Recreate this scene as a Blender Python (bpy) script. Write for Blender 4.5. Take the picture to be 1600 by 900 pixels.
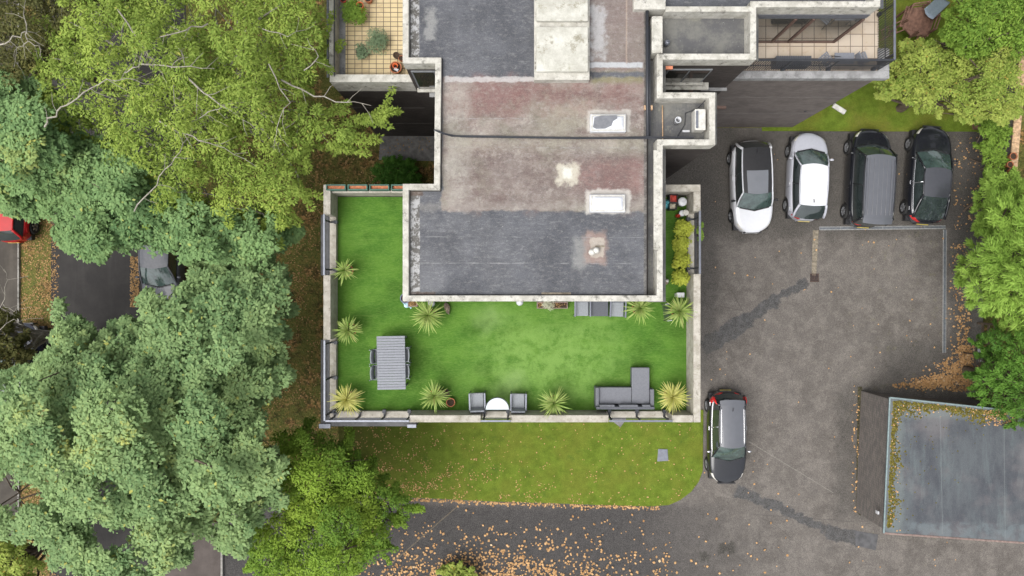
import bpy, math, random
import numpy as np
from mathutils import Vector, Matrix, noise as mnoise
R=math.radians
rnd=random.Random(7)
SC=bpy.context.scene
for o in list(bpy.data.objects): bpy.data.objects.remove(o)
# ---------------- camera, sky, sun, exposure ----------------
CH=33.0; F=1081.0
cd=bpy.data.cameras.new('camera'); cam=bpy.data.objects.new('camera',cd); SC.collection.objects.link(cam)
cam.location=(0,0,CH); cam.rotation_euler=(0,0,0)
cd.sensor_width=36; cd.lens=36*F/1600; cd.clip_start=0.5; cd.clip_end=2000
SC.camera=cam
w=bpy.data.worlds.new('World'); SC.world=w; w.use_nodes=True
nt=w.node_tree; nt.nodes.clear()
sky=nt.nodes.new('ShaderNodeTexSky'); sky.sky_type='NISHITA'; sky.sun_disc=False
SUN_EL=R(62); SUN_AZ=R(232)
sky.sun_elevation=SUN_EL; sky.sun_rotation=SUN_AZ; sky.dust_density=5.0; sky.air_density=1.0; sky.ozone_density=1.0
hs=nt.nodes.new('ShaderNodeHueSaturation'); hs.inputs['Saturation'].default_value=0.22
bg=nt.nodes.new('ShaderNodeBackground'); bg.inputs['Strength'].default_value=0.14
ow=nt.nodes.new('ShaderNodeOutputWorld')
nt.links.new(sky.outputs[0],hs.inputs['Color']); nt.links.new(hs.outputs[0],bg.inputs[0]); nt.links.new(bg.outputs[0],ow.inputs[0])
sl=bpy.data.lights.new('sun','SUN'); sl.energy=1.25; sl.angle=R(50); sl.color=(1,.975,.94)
so=bpy.data.objects.new('sun',sl); SC.collection.objects.link(so)
sd=Vector((math.sin(SUN_AZ)*math.cos(SUN_EL),math.cos(SUN_AZ)*math.cos(SUN_EL),math.sin(SUN_EL)))
so.rotation_euler=sd.to_track_quat('Z','Y').to_euler(); so.location=(0,0,60)
SC.view_settings.view_transform='Standard'; SC.view_settings.look='None'
SC.view_settings.exposure=0.67; SC.view_settings.gamma=1.0; SC.view_settings.use_curve_mapping=False
SC.render.engine='CYCLES'; SC.cycles.max_bounces=6

def P(px,py,z=0.0):
    k=(CH-z)/F
    return ((px-800)*k,(450-py)*k)
def PX(px,z=0.0): return (px-800)*(CH-z)/F
def PY(py,z=0.0): return (450-py)*(CH-z)/F

# ---------------- materials ----------------
class NB:
    def __init__(s,name,rough=.85,spec=.3):
        s.m=bpy.data.materials.new(name); s.m.use_nodes=True; s.t=s.m.node_tree; s.t.nodes.clear()
        s.out=s.t.nodes.new('ShaderNodeOutputMaterial'); s.b=s.t.nodes.new('ShaderNodeBsdfPrincipled')
        s.t.links.new(s.b.outputs[0],s.out.inputs[0])
        s.b.inputs['Roughness'].default_value=rough; s.b.inputs['Specular IOR Level'].default_value=spec
        s._p=None
    def set(s,inp,v):
        if hasattr(v,'links') or isinstance(v,bpy.types.NodeSocket): s.t.links.new(v,inp)
        else:
            if inp.type=='RGBA' and len(v)==3: v=(*v,1)
            inp.default_value=v
    def pos(s):
        if s._p is None:
            g=s.t.nodes.new('ShaderNodeNewGeometry'); s._p=g.outputs['Position']
            x=s.t.nodes.new('ShaderNodeSeparateXYZ'); s.t.links.new(s._p,x.inputs[0]); s.x,s.y,s.z=x.outputs
        return s._p
    def ocoord(s):
        g=s.t.nodes.new('ShaderNodeTexCoord'); return g.outputs['Object']
    def math(s,op,a,b=0.0,clamp=False):
        n=s.t.nodes.new('ShaderNodeMath'); n.operation=op; n.use_clamp=clamp; s.set(n.inputs[0],a); s.set(n.inputs[1],b); return n.outputs[0]
    def noise(s,scale,detail=4,rough=.55,vec=None,off=0.0,stretch=None):
        v=vec if vec is not None else s.pos()
        if off or stretch:
            mp=s.t.nodes.new('ShaderNodeMapping'); s.t.links.new(v,mp.inputs[0]); mp.inputs['Location'].default_value=(off,off*1.7,0)
            if stretch: mp.inputs['Scale'].default_value=stretch
            v=mp.outputs[0]
        n=s.t.nodes.new('ShaderNodeTexNoise'); s.t.links.new(v,n.inputs['Vector'])
        n.inputs['Scale'].default_value=scale; n.inputs['Detail'].default_value=detail; n.inputs['Roughness'].default_value=rough
        return n.outputs['Fac']
    def vor(s,scale,vec=None,out='Distance',feat='F1'):
        v=vec if vec is not None else s.pos()
        n=s.t.nodes.new('ShaderNodeTexVoronoi'); n.feature=feat; s.t.links.new(v,n.inputs['Vector']); n.inputs['Scale'].default_value=scale
        return n.outputs[out]
    def rng(s,v,a,b,c=0.0,d=1.0,smooth=True):
        n=s.t.nodes.new('ShaderNodeMapRange'); n.interpolation_type='SMOOTHSTEP' if smooth else 'LINEAR'; n.clamp=True
        s.set(n.inputs[0],v)
        for i,q in enumerate((a,b,c,d)): n.inputs[i+1].default_value=q
        return n.outputs[0]
    def mix(s,f,a,b,mode='MIX'):
        n=s.t.nodes.new('ShaderNodeMix'); n.data_type='RGBA'; n.blend_type=mode
        s.set(n.inputs[0],f); s.set(n.inputs[6],a); s.set(n.inputs[7],b); return n.outputs[2]
    def ramp(s,v,stops):
        n=s.t.nodes.new('ShaderNodeValToRGB'); s.t.links.new(v,n.inputs[0]); e=n.color_ramp.elements
        while len(e)<len(stops): e.new(0.5)
        for el,(p,c) in zip(e,stops): el.position=p; el.color=(*c,1)
        return n.outputs[0]
    def attr(s,name):
        n=s.t.nodes.new('ShaderNodeAttribute'); n.attribute_name=name; return n.outputs['Fac']
    def box(s,x0,x1,y0,y1,soft=.15,wob=.3,wscale=1.5,off=0.0):
        s.pos(); w1=s.math('MULTIPLY',s.math('SUBTRACT',s.noise(wscale,5,.65,off=off+3.1),.5),wob*2)
        w2=s.math('MULTIPLY',s.math('SUBTRACT',s.noise(wscale,5,.65,off=off+9.7),.5),wob*2)
        X=s.math('ADD',s.x,w1); Y=s.math('ADD',s.y,w2)
        a=s.math('MULTIPLY',s.rng(X,x0-soft,x0+soft),s.rng(X,x1-soft,x1+soft,1,0))
        b=s.math('MULTIPLY',s.rng(Y,y0-soft,y0+soft),s.rng(Y,y1-soft,y1+soft,1,0))
        return s.math('MULTIPLY',a,b)
    def pbox(s,a,b,c,d,z,**k):   # photo rectangle left,top,right,bottom at height z -> world mask
        return s.box(PX(a,z),PX(c,z),PY(d,z),PY(b,z),**k)
    def seg(s,x0,y0,x1,y1,r,soft,wob=.2,wscale=2,off=0.0):   # soft band between two world points
        s.pos(); w1=s.math('MULTIPLY',s.math('SUBTRACT',s.noise(wscale,5,.65,off=off+3.1),.5),wob*2)
        L=math.hypot(x1-x0,y1-y0); ux,uy=(x1-x0)/L,(y1-y0)/L
        dx=s.math('SUBTRACT',s.x,x0); dy=s.math('SUBTRACT',s.y,y0)
        t=s.math('ADD',s.math('MULTIPLY',dx,ux),s.math('MULTIPLY',dy,uy))
        n=s.math('ADD',s.math('SUBTRACT',s.math('MULTIPLY',dx,uy),s.math('MULTIPLY',dy,ux)),w1)
        a=s.rng(s.math('ABSOLUTE',n),r,r+soft,1,0)
        return s.math('MULTIPLY',a,s.math('MULTIPLY',s.rng(t,-soft,soft),s.rng(t,L-soft,L+soft,1,0)))
    def bump(s,h,strength=.3,dist=.02):
        n=s.t.nodes.new('ShaderNodeBump'); n.inputs['Strength'].default_value=strength; n.inputs['Distance'].default_value=dist
        s.t.links.new(h,n.inputs['Height']); s.t.links.new(n.outputs[0],s.b.inputs['Normal'])
    def color(s,c): s.set(s.b.inputs['Base Color'],c); return s
MAT={}
def simple(name,col,rough=.6,metal=0,var=.12,scale=8,spec=.4,coat=0,bump=0):
    n=NB(name,rough,spec); n.b.inputs['Metallic'].default_value=metal
    if coat: n.b.inputs['Coat Weight'].default_value=coat; n.b.inputs['Coat Roughness'].default_value=.04
    f=n.noise(scale,5,.6)
    n.color(n.mix(n.rng(f,.3,.7),tuple(c*(1-var) for c in col),tuple(min(1,c*(1+var)) for c in col)))
    if bump: n.bump(n.noise(scale*4,4),bump)
    MAT[name]=n.m; return n.m

# asphalt of the car park and driveway
def m_asphalt():
    n=NB('car_park_asphalt',.9,.25); n.pos()
    fine=n.noise(38,3,.8); mid=n.noise(1.6,6,.7); big=n.noise(.32,5,.6,off=4)
    c=n.mix(n.rng(big,.35,.65),(.110,.098,.087),(.160,.144,.130))
    c=n.mix(n.rng(mid,.42,.66,0,.75),c,(.228,.206,.184)); c=n.mix(n.rng(n.noise(5,6,.75,off=61),.5,.7,0,.5),c,(.11,.098,.088)); c=n.mix(n.rng(n.noise(3,6,.75,off=71),.55,.7,0,.4),c,(.28,.245,.205))
    dk=n.rng(n.noise(.9,6,.7,off=12),.55,.72,0,.5); c=n.mix(dk,c,(.085,.078,.073))
    # the bays are darker with oil and moss, the drive darker fresh tarmac
    bay=n.box(PX(1000),PX(1540),PY(372),PY(190),soft=.5,wob=1.2,wscale=.7)
    c=n.mix(n.math('MULTIPLY',bay,.72),c,(.052,.049,.043))
    drive=n.math('MULTIPLY',n.rng(n.y,PY(800)+.6,PY(790)-1.0,1,0),n.rng(n.math('ADD',n.x,n.math('MULTIPLY',n.noise(.3,4),5)),PX(760),PX(1300),1,0))
    drive=n.math('MULTIPLY',n.rng(n.y,PY(800),PY(772),1,0),n.rng(n.math('ADD',n.x,n.math('MULTIPLY',n.math('SUBTRACT',n.noise(.35,5),.5),4)),PX(940),PX(1260),1,0))
    dcol=n.mix(n.rng(n.noise(2.5,6,.7),.35,.7),(.026,.026,.029),(.045,.044,.046))
    c=n.mix(n.math('MULTIPLY',drive,.93),c,dcol)
    # repair trench bands
    for (a,b,cc,d,r,o) in ((1098,545,1170,498,.34,1),(1165,503,1215,465,.26,2),(1212,466,1262,440,.14,3),(1210,790,1290,828,.16,5),(1290,828,1345,845,.28,6),(1150,765,1210,792,.22,7)):
        x0,y0=P(a,b); x1,y1=P(cc,d)
        c=n.mix(n.math('MULTIPLY',n.seg(x0,y0,x1,y1,r,.08,wob=.42,wscale=1.6,off=o),.88),c,n.mix(n.rng(n.noise(4,5,.7,off=o),.4,.6),(.042,.045,.049),(.080,.084,.089)))
    for (a,b,cc,d,r) in ((1336,600,1330,810,.55),(1100,260,1100,600,.35),(1380,560,1490,565,.6),(1500,300,1505,560,.35)):  # wide soft dark borders beside the walls and bushes
        x0,y0=P(a,b); x1,y1=P(cc,d)
        c=n.mix(n.math('MULTIPLY',n.seg(x0,y0,x1,y1,r,.6,wob=.7,off=8),.55),c,(.05,.048,.044))
    # damp marks by the drive
    for (a,b,cc,d,r) in ((1093,872,1108,868,.12),(1122,858,1150,856,.14)):
        x0,y0=P(a,b); x1,y1=P(cc,d)
        c=n.mix(n.math('MULTIPLY',n.seg(x0,y0,x1,y1,r,.2,wob=.5,wscale=4),.8),c,(.028,.027,.022))
    moss=n.math('MULTIPLY',n.rng(n.noise(2.2,6,.75,off=31),.56,.68),n.rng(n.y,PY(838),PY(850),1,0)); moss=n.math('MULTIPLY',moss,n.rng(n.x,PX(1290),PX(1400)))
    c=n.mix(n.math('MULTIPLY',moss,.5),c,(.17,.16,.08))
    ms2=n.math('MULTIPLY',n.rng(n.noise(5,6,.8,off=37),.62,.7),n.box(PX(1097),PX(1300),PY(480),PY(270),soft=1,wob=1))
    c=n.mix(n.math('MULTIPLY',ms2,.4),c,(.17,.15,.07))
    # joint line of the newer drive
    c=n.mix(n.math('MULTIPLY',n.seg(*P(1170,803),*P(1334,815),.012,.02,wob=.05),.4),c,(.04,.04,.04))
    c=n.mix(n.math('MULTIPLY',n.seg(*P(1170,690),*P(1302,770),.008,.02,wob=.02),.6),c,(.3,.28,.25))
    c=n.mix(n.math('MULTIPLY',n.seg(*P(610,882),*P(725,782),.012,.02,wob=.03),.55),c,(.25,.2,.12))
    c=n.mix(n.rng(fine,.35,.75,0,1),n.mix(.45,c,(0,0,0)),n.mix(.18,c,(.5,.46,.42)))
    # tiny pale stones
    v=n.vor(16); c=n.mix(n.rng(v,.02,.09,.35,0),c,(.42,.38,.34))
    v2=n.vor(.35,feat='DISTANCE_TO_EDGE'); n.math('ADD',0,0); c=n.mix(n.math('MULTIPLY',n.rng(v2,.0,.006,1,0),n.rng(n.noise(.5,3,off=88),.5,.6,0,.5)),c,(.05,.045,.04)); c=n.mix(n.rng(n.noise(.7,7,.75,off=44),.55,.68,0,.45),c,(.09,.083,.078)); c=n.mix(n.rng(n.noise(11,4,.8,off=5),.45,.75,0,.3),c,n.mix(.6,c,(0,0,0)))
    n.color(c); n.bump(fine,.35,.01); MAT['asphalt']=n.m
m_asphalt()
def m_road(name,a,b,litter=.0):
    n=NB(name,.85,.3); c=n.mix(n.rng(n.noise(1.3,6,.7),.35,.7),a,b); fine=n.noise(40,3,.8)
    c=n.mix(n.rng(fine,.35,.75,0,.5),c,n.mix(.3,c,(0,0,0)))
    c=n.mix(n.rng(n.noise(.8,5,stretch=(2,.2,1)),.5,.7,0,.4),c,tuple(q*1.5 for q in b))
    n.color(c); n.bump(fine,.3,.01); MAT[name]=n.m
m_road('road_asphalt',(.030,.028,.027),(.042,.039,.037))
m_road('pavement_asphalt',(.055,.048,.040),(.085,.075,.062))
m_road('brown_path',(.075,.062,.056),(.105,.088,.080))
def m_litter():
    n=NB('leaf_litter',.95,.15); n.pos()
    v=n.vor(11,out='Color'); sep=n.t.nodes.new('ShaderNodeSeparateColor'); n.t.links.new(v,sep.inputs[0])
    c=n.ramp(sep.outputs[0],[(0,(.040,.034,.016)),(.35,(.10,.072,.028)),(.6,(.17,.10,.038)),(.8,(.27,.155,.06)),(1,(.38,.23,.10))])
    g=n.rng(n.noise(.8,6,.7,off=2),.36,.54); c=n.mix(n.math('MULTIPLY',g,.8),c,n.mix(n.rng(n.noise(20,3,.8),.4,.6),(.060,.075,.018),(.14,.155,.038)))
    c=n.mix(n.rng(n.noise(1.7,6,.7,off=8),.5,.7,0,.7),c,(.022,.015,.009))
    n.color(c); n.bump(n.vor(11),.7,.03); MAT['litter']=n.m
m_litter()
def m_lawn(name,dry):
    n=NB(name,.95,.15); n.pos()
    fine=n.noise(26,4,.85); mid=n.noise(2.2,6,.7); big=n.noise(.45,5,.6,off=3)
    c=n.mix(n.rng(mid,.35,.65),(.100,.150,.014),(.160,.230,.026))
    c=n.mix(n.rng(big,.42,.62,0,.8 if dry else .45),c,(.19,.19,.030))
    c=n.mix(n.rng(n.noise(1.1,6,.75,off=14),.55,.72,0,.8),c,(.20,.165,.05) if dry else (.060,.12,.016))
    if not dry:
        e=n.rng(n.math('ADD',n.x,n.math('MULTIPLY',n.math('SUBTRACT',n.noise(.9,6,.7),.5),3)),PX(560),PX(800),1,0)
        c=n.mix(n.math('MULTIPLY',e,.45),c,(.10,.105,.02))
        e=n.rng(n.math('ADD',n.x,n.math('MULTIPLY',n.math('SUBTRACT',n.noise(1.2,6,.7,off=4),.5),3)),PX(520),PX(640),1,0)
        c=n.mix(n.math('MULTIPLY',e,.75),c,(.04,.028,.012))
    c=n.mix(n.rng(fine,.3,.7,.55,0),c,(.02,.032,.004)); c=n.mix(n.rng(n.noise(60,2,.9,off=5),.5,.8,0,.5),c,(.30,.36,.08))
    n.color(c); n.bump(fine,.6,.03); MAT[name]=n.m
m_lawn('lawn_grass',False); m_lawn('dry_lawn_grass',True)
def m_turf():
    n=NB('artificial_turf',.9,.2); n.pos()
    fine=n.noise(45,3,.85); mid=n.noise(1.3,6,.7,stretch=(.6,1.3,1)); 
    c=n.mix(n.rng(mid,.35,.65),(.055,.150,.016),(.100,.220,.028))
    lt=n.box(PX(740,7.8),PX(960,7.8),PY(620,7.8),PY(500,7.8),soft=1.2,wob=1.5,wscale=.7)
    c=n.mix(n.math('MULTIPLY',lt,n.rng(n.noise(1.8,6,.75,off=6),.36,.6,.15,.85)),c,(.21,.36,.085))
    for a,b,r in ((762,492,.28),(795,595,.3)):
        x0,y0=P(a,b,7.8); c=n.mix(n.math('MULTIPLY',n.seg(x0-.1,y0,x0+.15,y0-.3,r,.5,wob=.6),.65),c,(.30,.42,.17))
    c=n.mix(n.rng(n.noise(.7,5,off=17),.52,.7,0,.6),c,(.035,.095,.008))
    c=n.mix(n.rng(n.noise(16,4,.8,off=66,stretch=(.5,1.6,1)),.42,.66,0,.35),c,(.20,.33,.075)); st=n.noise(3,5,.7,stretch=(.25,2.4,1)); c=n.mix(n.rng(st,.55,.75,0,.4),c,(.17,.28,.06))
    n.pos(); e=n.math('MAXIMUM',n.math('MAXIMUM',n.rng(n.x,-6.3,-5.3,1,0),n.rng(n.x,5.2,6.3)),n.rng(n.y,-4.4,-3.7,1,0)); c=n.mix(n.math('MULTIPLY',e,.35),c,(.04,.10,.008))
    c=n.mix(n.rng(fine,.3,.7,.4,0),c,(.012,.035,.002)); n.color(c); n.bump(fine,.5,.02); MAT['turf']=n.m
m_turf()
def m_concrete(name,a,b,dark,amt=.6,sc=1.0,green=.2):
    n=NB(name,.9,.25); n.pos(); f=n.noise(30,4,.75)
    c=n.mix(n.rng(n.noise(2.5*sc,6,.7),.35,.65),a,b)
    c=n.mix(n.rng(n.noise(3.2*sc,8,.8,off=7),.52,.66,0,amt),c,dark)
    c=n.mix(n.rng(n.noise(1.2*sc,6,.8,off=17),.56,.7,0,green),c,(.22,.22,.12))
    c=n.mix(n.rng(f,.35,.65,.22,0),c,n.mix(.5,c,(0,0,0))); n.color(c); n.bump(f,.25,.01); MAT[name]=n.m
m_concrete('coping_concrete',(.38,.365,.32),(.54,.525,.475),(.13,.125,.11),.85,1.3,.35)
m_concrete('terrace_concrete',(.34,.315,.265),(.47,.44,.385),(.17,.15,.12),.7,1.4,.3)
m_concrete('grey_ledge_concrete',(.22,.22,.22),(.34,.34,.34),(.12,.12,.12),.6)
m_concrete('white_felt',(.40,.39,.34),(.56,.555,.50),(.22,.20,.14),.85,.5,.6)
m_concrete('render_wall',(.38,.36,.32),(.48,.46,.42),(.2,.19,.17),.4)
def m_roof():
    z=10.7; n=NB('roof_felt',.75,.35); n.pos()
    c=n.mix(n.rng(n.noise(.9,6,.7),.35,.65),(.052,.055,.065),(.085,.089,.102))
    c=n.mix(n.rng(n.noise(2,6,.8,off=5,stretch=(.5,1.5,1)),.55,.75,0,.35),c,(.24,.24,.25))
    pink=n.math('MAXIMUM',n.pbox(690,121,1030,330,z,soft=.05,wob=.18,wscale=2.2),n.pbox(915,-90,1012,112,z,soft=.05,wob=.12,off=3))
    pc=n.mix(n.rng(n.noise(1.1,6,.75,off=2,stretch=(.7,1.3,1)),.36,.62),(.135,.112,.100),(.235,.200,.175))
    red=n.rng(n.noise(.8,8,.75,off=21,stretch=(.8,1.6,1)),.44,.66,0,.8); pc=n.mix(red,pc,(.105,.062,.056)); pc=n.mix(n.rng(n.noise(2.6,9,.85,off=51),.5,.60,0,.5),pc,(.36,.33,.29)); pc=n.mix(n.rng(n.noise(.6,6,.7,off=58),.5,.65,0,.5),pc,(.15,.14,.10))
    pc=n.mix(n.rng(n.noise(1.4,7,.8,off=33),.56,.68,0,.6),pc,(.40,.38,.33))
    pc=n.mix(n.math('MULTIPLY',n.pbox(700,118,1008,180,z,soft=.4,wob=.6),n.rng(n.noise(1.5,6,.7,off=9),.4,.6,.1,.55)),pc,(.20,.10,.09))
    pc=n.mix(n.math('MULTIPLY',n.pbox(920,-90,1010,105,z,soft=.1,wob=.3),.6),pc,(.16,.125,.115))
    pc=n.mix(n.math('MULTIPLY',n.pbox(925,112,1005,130,z,soft=.1,wob=.25,off=4),.75),pc,(.16,.15,.07))
    pc=n.mix(n.math('MULTIPLY',n.pbox(900,250,1005,300,z,soft=.3,wob=.5,off=4),.6),pc,(.22,.11,.10))
    c=n.mix(pink,c,pc)
    for (a,b,cc,d,wb,col,k,o) in ((715,238,1000,322,1.1,(.115,.082,.074),.75,61),(735,122,830,178,.6,(.15,.075,.068),.7,64),(840,138,1005,160,.35,(.12,.065,.058),.7,66),(698,130,735,320,.35,(.30,.28,.245),.6,68),(700,215,1005,232,.25,(.30,.28,.22),.55,70),(850,160,925,205,.8,(.27,.25,.19),.5,72),(940,245,1004,300,.5,(.15,.085,.078),.6,74)):
        c=n.mix(n.math('MULTIPLY',n.math('MULTIPLY',n.pbox(a,b,cc,d,z,soft=.25,wob=wb,wscale=1.3,off=o),n.rng(n.noise(3.5,8,.8,off=o),.38,.58,.25,1)),k),c,col)
    # lichen and mineral patches
    for (a,b,cc,d,s_,wb,col,k) in ((868,255,905,287,.12,.42,(.50,.47,.38),.75),(879,262,893,278,.05,.2,(.58,.58,.52),.8),(915,296,985,334,.05,.15,(.52,.50,.46),.7),(918,172,985,206,.05,.15,(.50,.48,.44),.6),
        (922,10,946,90,.15,.6,(.42,.43,.44),.6),(920,97,1005,106,.03,.06,(.42,.44,.46),.8),(912,362,948,412,.09,.22,(.26,.18,.15),.75),(922,372,944,402,.03,.15,(.42,.39,.33),.6),(896,370,915,420,.15,.3,(.24,.24,.23),.6),
        (664,10,680,60,.1,.35,(.26,.26,.25),.6),(695,120,860,128,.03,.12,(.42,.41,.40),.7),(640,316,1008,328,.08,.3,(.30,.28,.25),.25)):
        c=n.mix(n.math('MULTIPLY',n.pbox(a,b,cc,d,z,soft=s_,wob=wb,wscale=3),k),c,col)
    # felt laps
    for py in (185,230,370,411):
        x0,y0=P(700 if py<300 else 655,py,z); x1,y1=P(1008,py+1,z); c=n.mix(n.math('MULTIPLY',n.seg(x0,y0,x1,y1,.008,.02,wob=.02),n.rng(n.noise(2,4,off=py),.42,.65,0,.4)),c,(.28,.28,.28))
    x0,y0=P(979,0,z); x1,y1=P(979,100,z); c=n.mix(n.math('MULTIPLY',n.seg(x0,y1,x1,y0,.015,.02,wob=.02),.5),c,(.34,.26,.2))
    # the worn strips along the edges
    st=n.math('MAXIMUM',n.pbox(636,-90,655,94,z,soft=.02,wob=.04),n.pbox(636,296,656,466,z,soft=.02,wob=.04))
    sc=n.mix(n.rng(n.noise(4,7,.8,off=13),.47,.55),(.075,.07,.062),(.33,.33,.33)); c=n.mix(st,c,sc)
    rs=n.pbox(1006,-90,1022,470,z,soft=.03,wob=.05); c=n.mix(n.math('MULTIPLY',rs,.8),c,n.mix(n.rng(n.noise(5,6,.8),.45,.6),(.045,.042,.038),(.15,.14,.125)))
    lt=n.math('MAXIMUM',n.pbox(640,455,680,470,z,soft=.03,wob=.15),n.pbox(640,296,660,306,z,soft=.03,wob=.1)); c=n.mix(n.math('MULTIPLY',lt,.8),c,(.075,.045,.03))
    # speckle and scratches
    c=n.mix(n.rng(n.noise(7,9,.85,off=83,stretch=(.6,1.4,1)),.5,.64,0,.4),c,n.mix(.5,c,(.45,.44,.42))); c=n.mix(n.rng(n.noise(9,9,.85,off=93),.5,.64,0,.5),c,n.mix(.5,c,(0,0,0)))
    c=n.mix(n.rng(n.noise(55,3,.85),.45,.7,0,.13),c,(.6,.6,.58)); c=n.mix(n.rng(n.noise(22,5,.85,off=3),.5,.7,0,.3),c,n.mix(.6,c,(0,0,0)))
    c=n.mix(n.rng(n.vor(3.3),.015,.04,.55,0),c,(.6,.6,.58))
    n.color(c); n.bump(n.noise(14,6,.75),.35,.02)
    n.t.links.new(n.rng(n.noise(.8,5,off=44),.4,.6,.45,.85),n.b.inputs['Roughness']); MAT['roof']=n.m
m_roof()
def m_wingroof():
    n=NB('wing_roof_felt',.7,.35); n.pos()
    c=n.mix(n.rng(n.noise(1.2,6,.75),.38,.62),(.085,.085,.088),(.15,.148,.135))
    c=n.mix(n.rng(n.noise(1.5,7,.8,off=8),.55,.68,0,.6),c,(.23,.22,.17)); c=n.mix(n.rng(n.noise(6,7,.8,off=3),.6,.7,0,.8),c,(.36,.36,.34))
    n.color(c); n.bump(n.noise(18,5,.7),.3,.02); MAT['wingroof']=n.m
m_wingroof()
def m_brick(name,a,b,mortar,sx=1.0,var=.5):
    n=NB(name,.85,.25); n.pos(); cb=n.t.nodes.new('ShaderNodeCombineXYZ'); n.t.links.new(n.math('ADD',n.x,n.y),cb.inputs[0]); n.t.links.new(n.z,cb.inputs[1])
    bt=n.t.nodes.new('ShaderNodeTexBrick'); n.t.links.new(cb.outputs[0],bt.inputs['Vector']); bt.inputs['Scale'].default_value=1
    bt.inputs['Brick Width'].default_value=.225; bt.inputs['Row Height'].default_value=.075; bt.inputs['Mortar Size'].default_value=.006
    bt.inputs['Color1'].default_value=(*a,1); bt.inputs['Color2'].default_value=(*b,1); bt.inputs['Mortar'].default_value=(*mortar,1)
    c=n.mix(n.rng(n.noise(1.2,6,.7),.4,.65,0,var),bt.outputs['Color'],tuple(q*.6 for q in a))
    n.color(c); n.bump(bt.outputs['Fac'],.3,.01); MAT[name]=n.m
m_brick('dark_brick',(.055,.047,.044),(.078,.066,.061),(.042,.038,.036))
m_brick('grey_brick',(.15,.130,.122),(.19,.166,.152),(.13,.118,.11))
m_brick('garage_brick',(.14,.128,.12),(.215,.19,.17),(.06,.057,.055),var=.25)
def m_tile(name,a,b,grout,w,h,stag=0):
    n=NB(name,.55,.4); n.pos()
    bt=n.t.nodes.new('ShaderNodeTexBrick'); n.t.links.new(n.pos(),bt.inputs['Vector']); bt.inputs['Scale'].default_value=1; bt.offset=stag
    bt.inputs['Brick Width'].default_value=w; bt.inputs['Row Height'].default_value=h; bt.inputs['Mortar Size'].default_value=.013
    bt.inputs['Color1'].default_value=(*a,1); bt.inputs['Color2'].default_value=(*b,1); bt.inputs['Mortar'].default_value=(*grout,1)
    c=n.mix(n.rng(n.noise(3,7,.8),.5,.68,0,.45),bt.outputs['Color'],(.36,.25,.15)); n.color(c); n.bump(bt.outputs['Fac'],-.2,.01); MAT[name]=n.m
m_tile('cream_tile',(.62,.50,.29),(.56,.45,.25),(.12,.09,.06),.26,.17)
m_tile('sandstone_tile',(.46,.38,.29),(.55,.47,.38),(.14,.11,.09),.44,.44)
def m_garroof():
    z=2.75; n=NB('garage_roof_felt',.6,.4); n.pos()
    c=n.mix(n.rng(n.noise(.55,6,.7,stretch=(1.6,.7,1)),.35,.62),(.046,.050,.060),(.074,.083,.091))
    c=n.mix(n.rng(n.noise(1.0,6,.75,off=9,stretch=(2.2,.35,1)),.5,.7,0,.55),c,(.105,.13,.135))
    c=n.mix(n.rng(n.noise(.8,6,.7,off=19),.55,.7,0,.6),c,(.10,.095,.10))
    c=n.mix(n.rng(n.noise(.45,5,off=27),.5,.65,0,.4),c,(.17,.15,.15))
    e=n.math('MAXIMUM',n.pbox(1385,600,1412,900,z,soft=.15,wob=.35),n.pbox(1385,620,1700,652,z,soft=.2,wob=.35))
    c=n.mix(n.math('MULTIPLY',e,.5),c,(.145,.17,.165))
    b=n.pbox(1380,818,1700,850,z,soft=.1,wob=.25); c=n.mix(n.math('MULTIPLY',n.math('MULTIPLY',b,.6),n.rng(n.noise(2,5,off=4),.4,.6)),c,(.12,.145,.155))
    for (x0,y0,x1,y1) in ((1470,640,1474,835),(1570,655,1572,842)):
        a=P(x0,y0,z); bb=P(x1,y1,z); c=n.mix(n.math('MULTIPLY',n.seg(*a,*bb,.01,.02,wob=.03),.3),c,(.18,.2,.2))
    sp=n.rng(n.vor(2.2),.05,.10,.8,0); c=n.mix(n.math('MULTIPLY',sp,n.rng(n.noise(.7,3,off=3),.45,.55)),c,(.045,.05,.045))
    c=n.mix(n.rng(n.noise(30,4,.8),.5,.72,0,.15),c,(.5,.52,.5)); c=n.mix(n.rng(n.noise(6,8,.85,off=8),.5,.66,0,.35),c,n.mix(.5,c,(0,0,0))); n.color(c); n.bump(n.noise(9,6,.7),.3,.02); MAT['garroof']=n.m
m_garroof()
simple('course_line',(.13,.12,.115),.9); simple('dark_metal',(.045,.048,.055),.45,.3); simple('rail_metal',(.17,.18,.21),.4,.4); simple('slate',(.075,.075,.078),.7,var=.3,scale=3,bump=.3)
simple('black_pipe',(.03,.032,.038),.4); simple('white_plastic',(.52,.53,.55),.35,var=.06); simple('dome_white',(.62,.64,.68),.15,var=.04,coat=.8)
simple('dome_grey',(.16,.165,.18),.2,coat=.5); simple('terracotta',(.42,.15,.07),.75,var=.3,scale=12); simple('soil',(.05,.032,.02),.95,var=.5,scale=30,bump=.6)
simple('grey_wicker',(.12,.125,.14),.6,var=.15,scale=30); simple('dark_wicker',(.085,.09,.105),.6,var=.12,scale=30); simple('cushion_grey',(.155,.16,.178),.9,var=.08,scale=20); simple('light_cushion',(.24,.255,.27),.9,var=.07,scale=20)
simple('table_slat',(.19,.20,.225),.5,var=.1,scale=20); simple('frosted_glass',(.42,.48,.50),.15,var=.03,coat=.6)
simple('rubber',(.02,.02,.02),.8); simple('rim_metal',(.42,.43,.45),.35,.7); simple('chrome',(.7,.7,.72),.2,.9)
simple('car_glass',(.030,.040,.040),.05,var=.2,scale=3,spec=.9,coat=1); simple('windscreen_glass',(.050,.078,.072),.06,var=.35,scale=4,spec=.9,coat=1)
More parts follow.
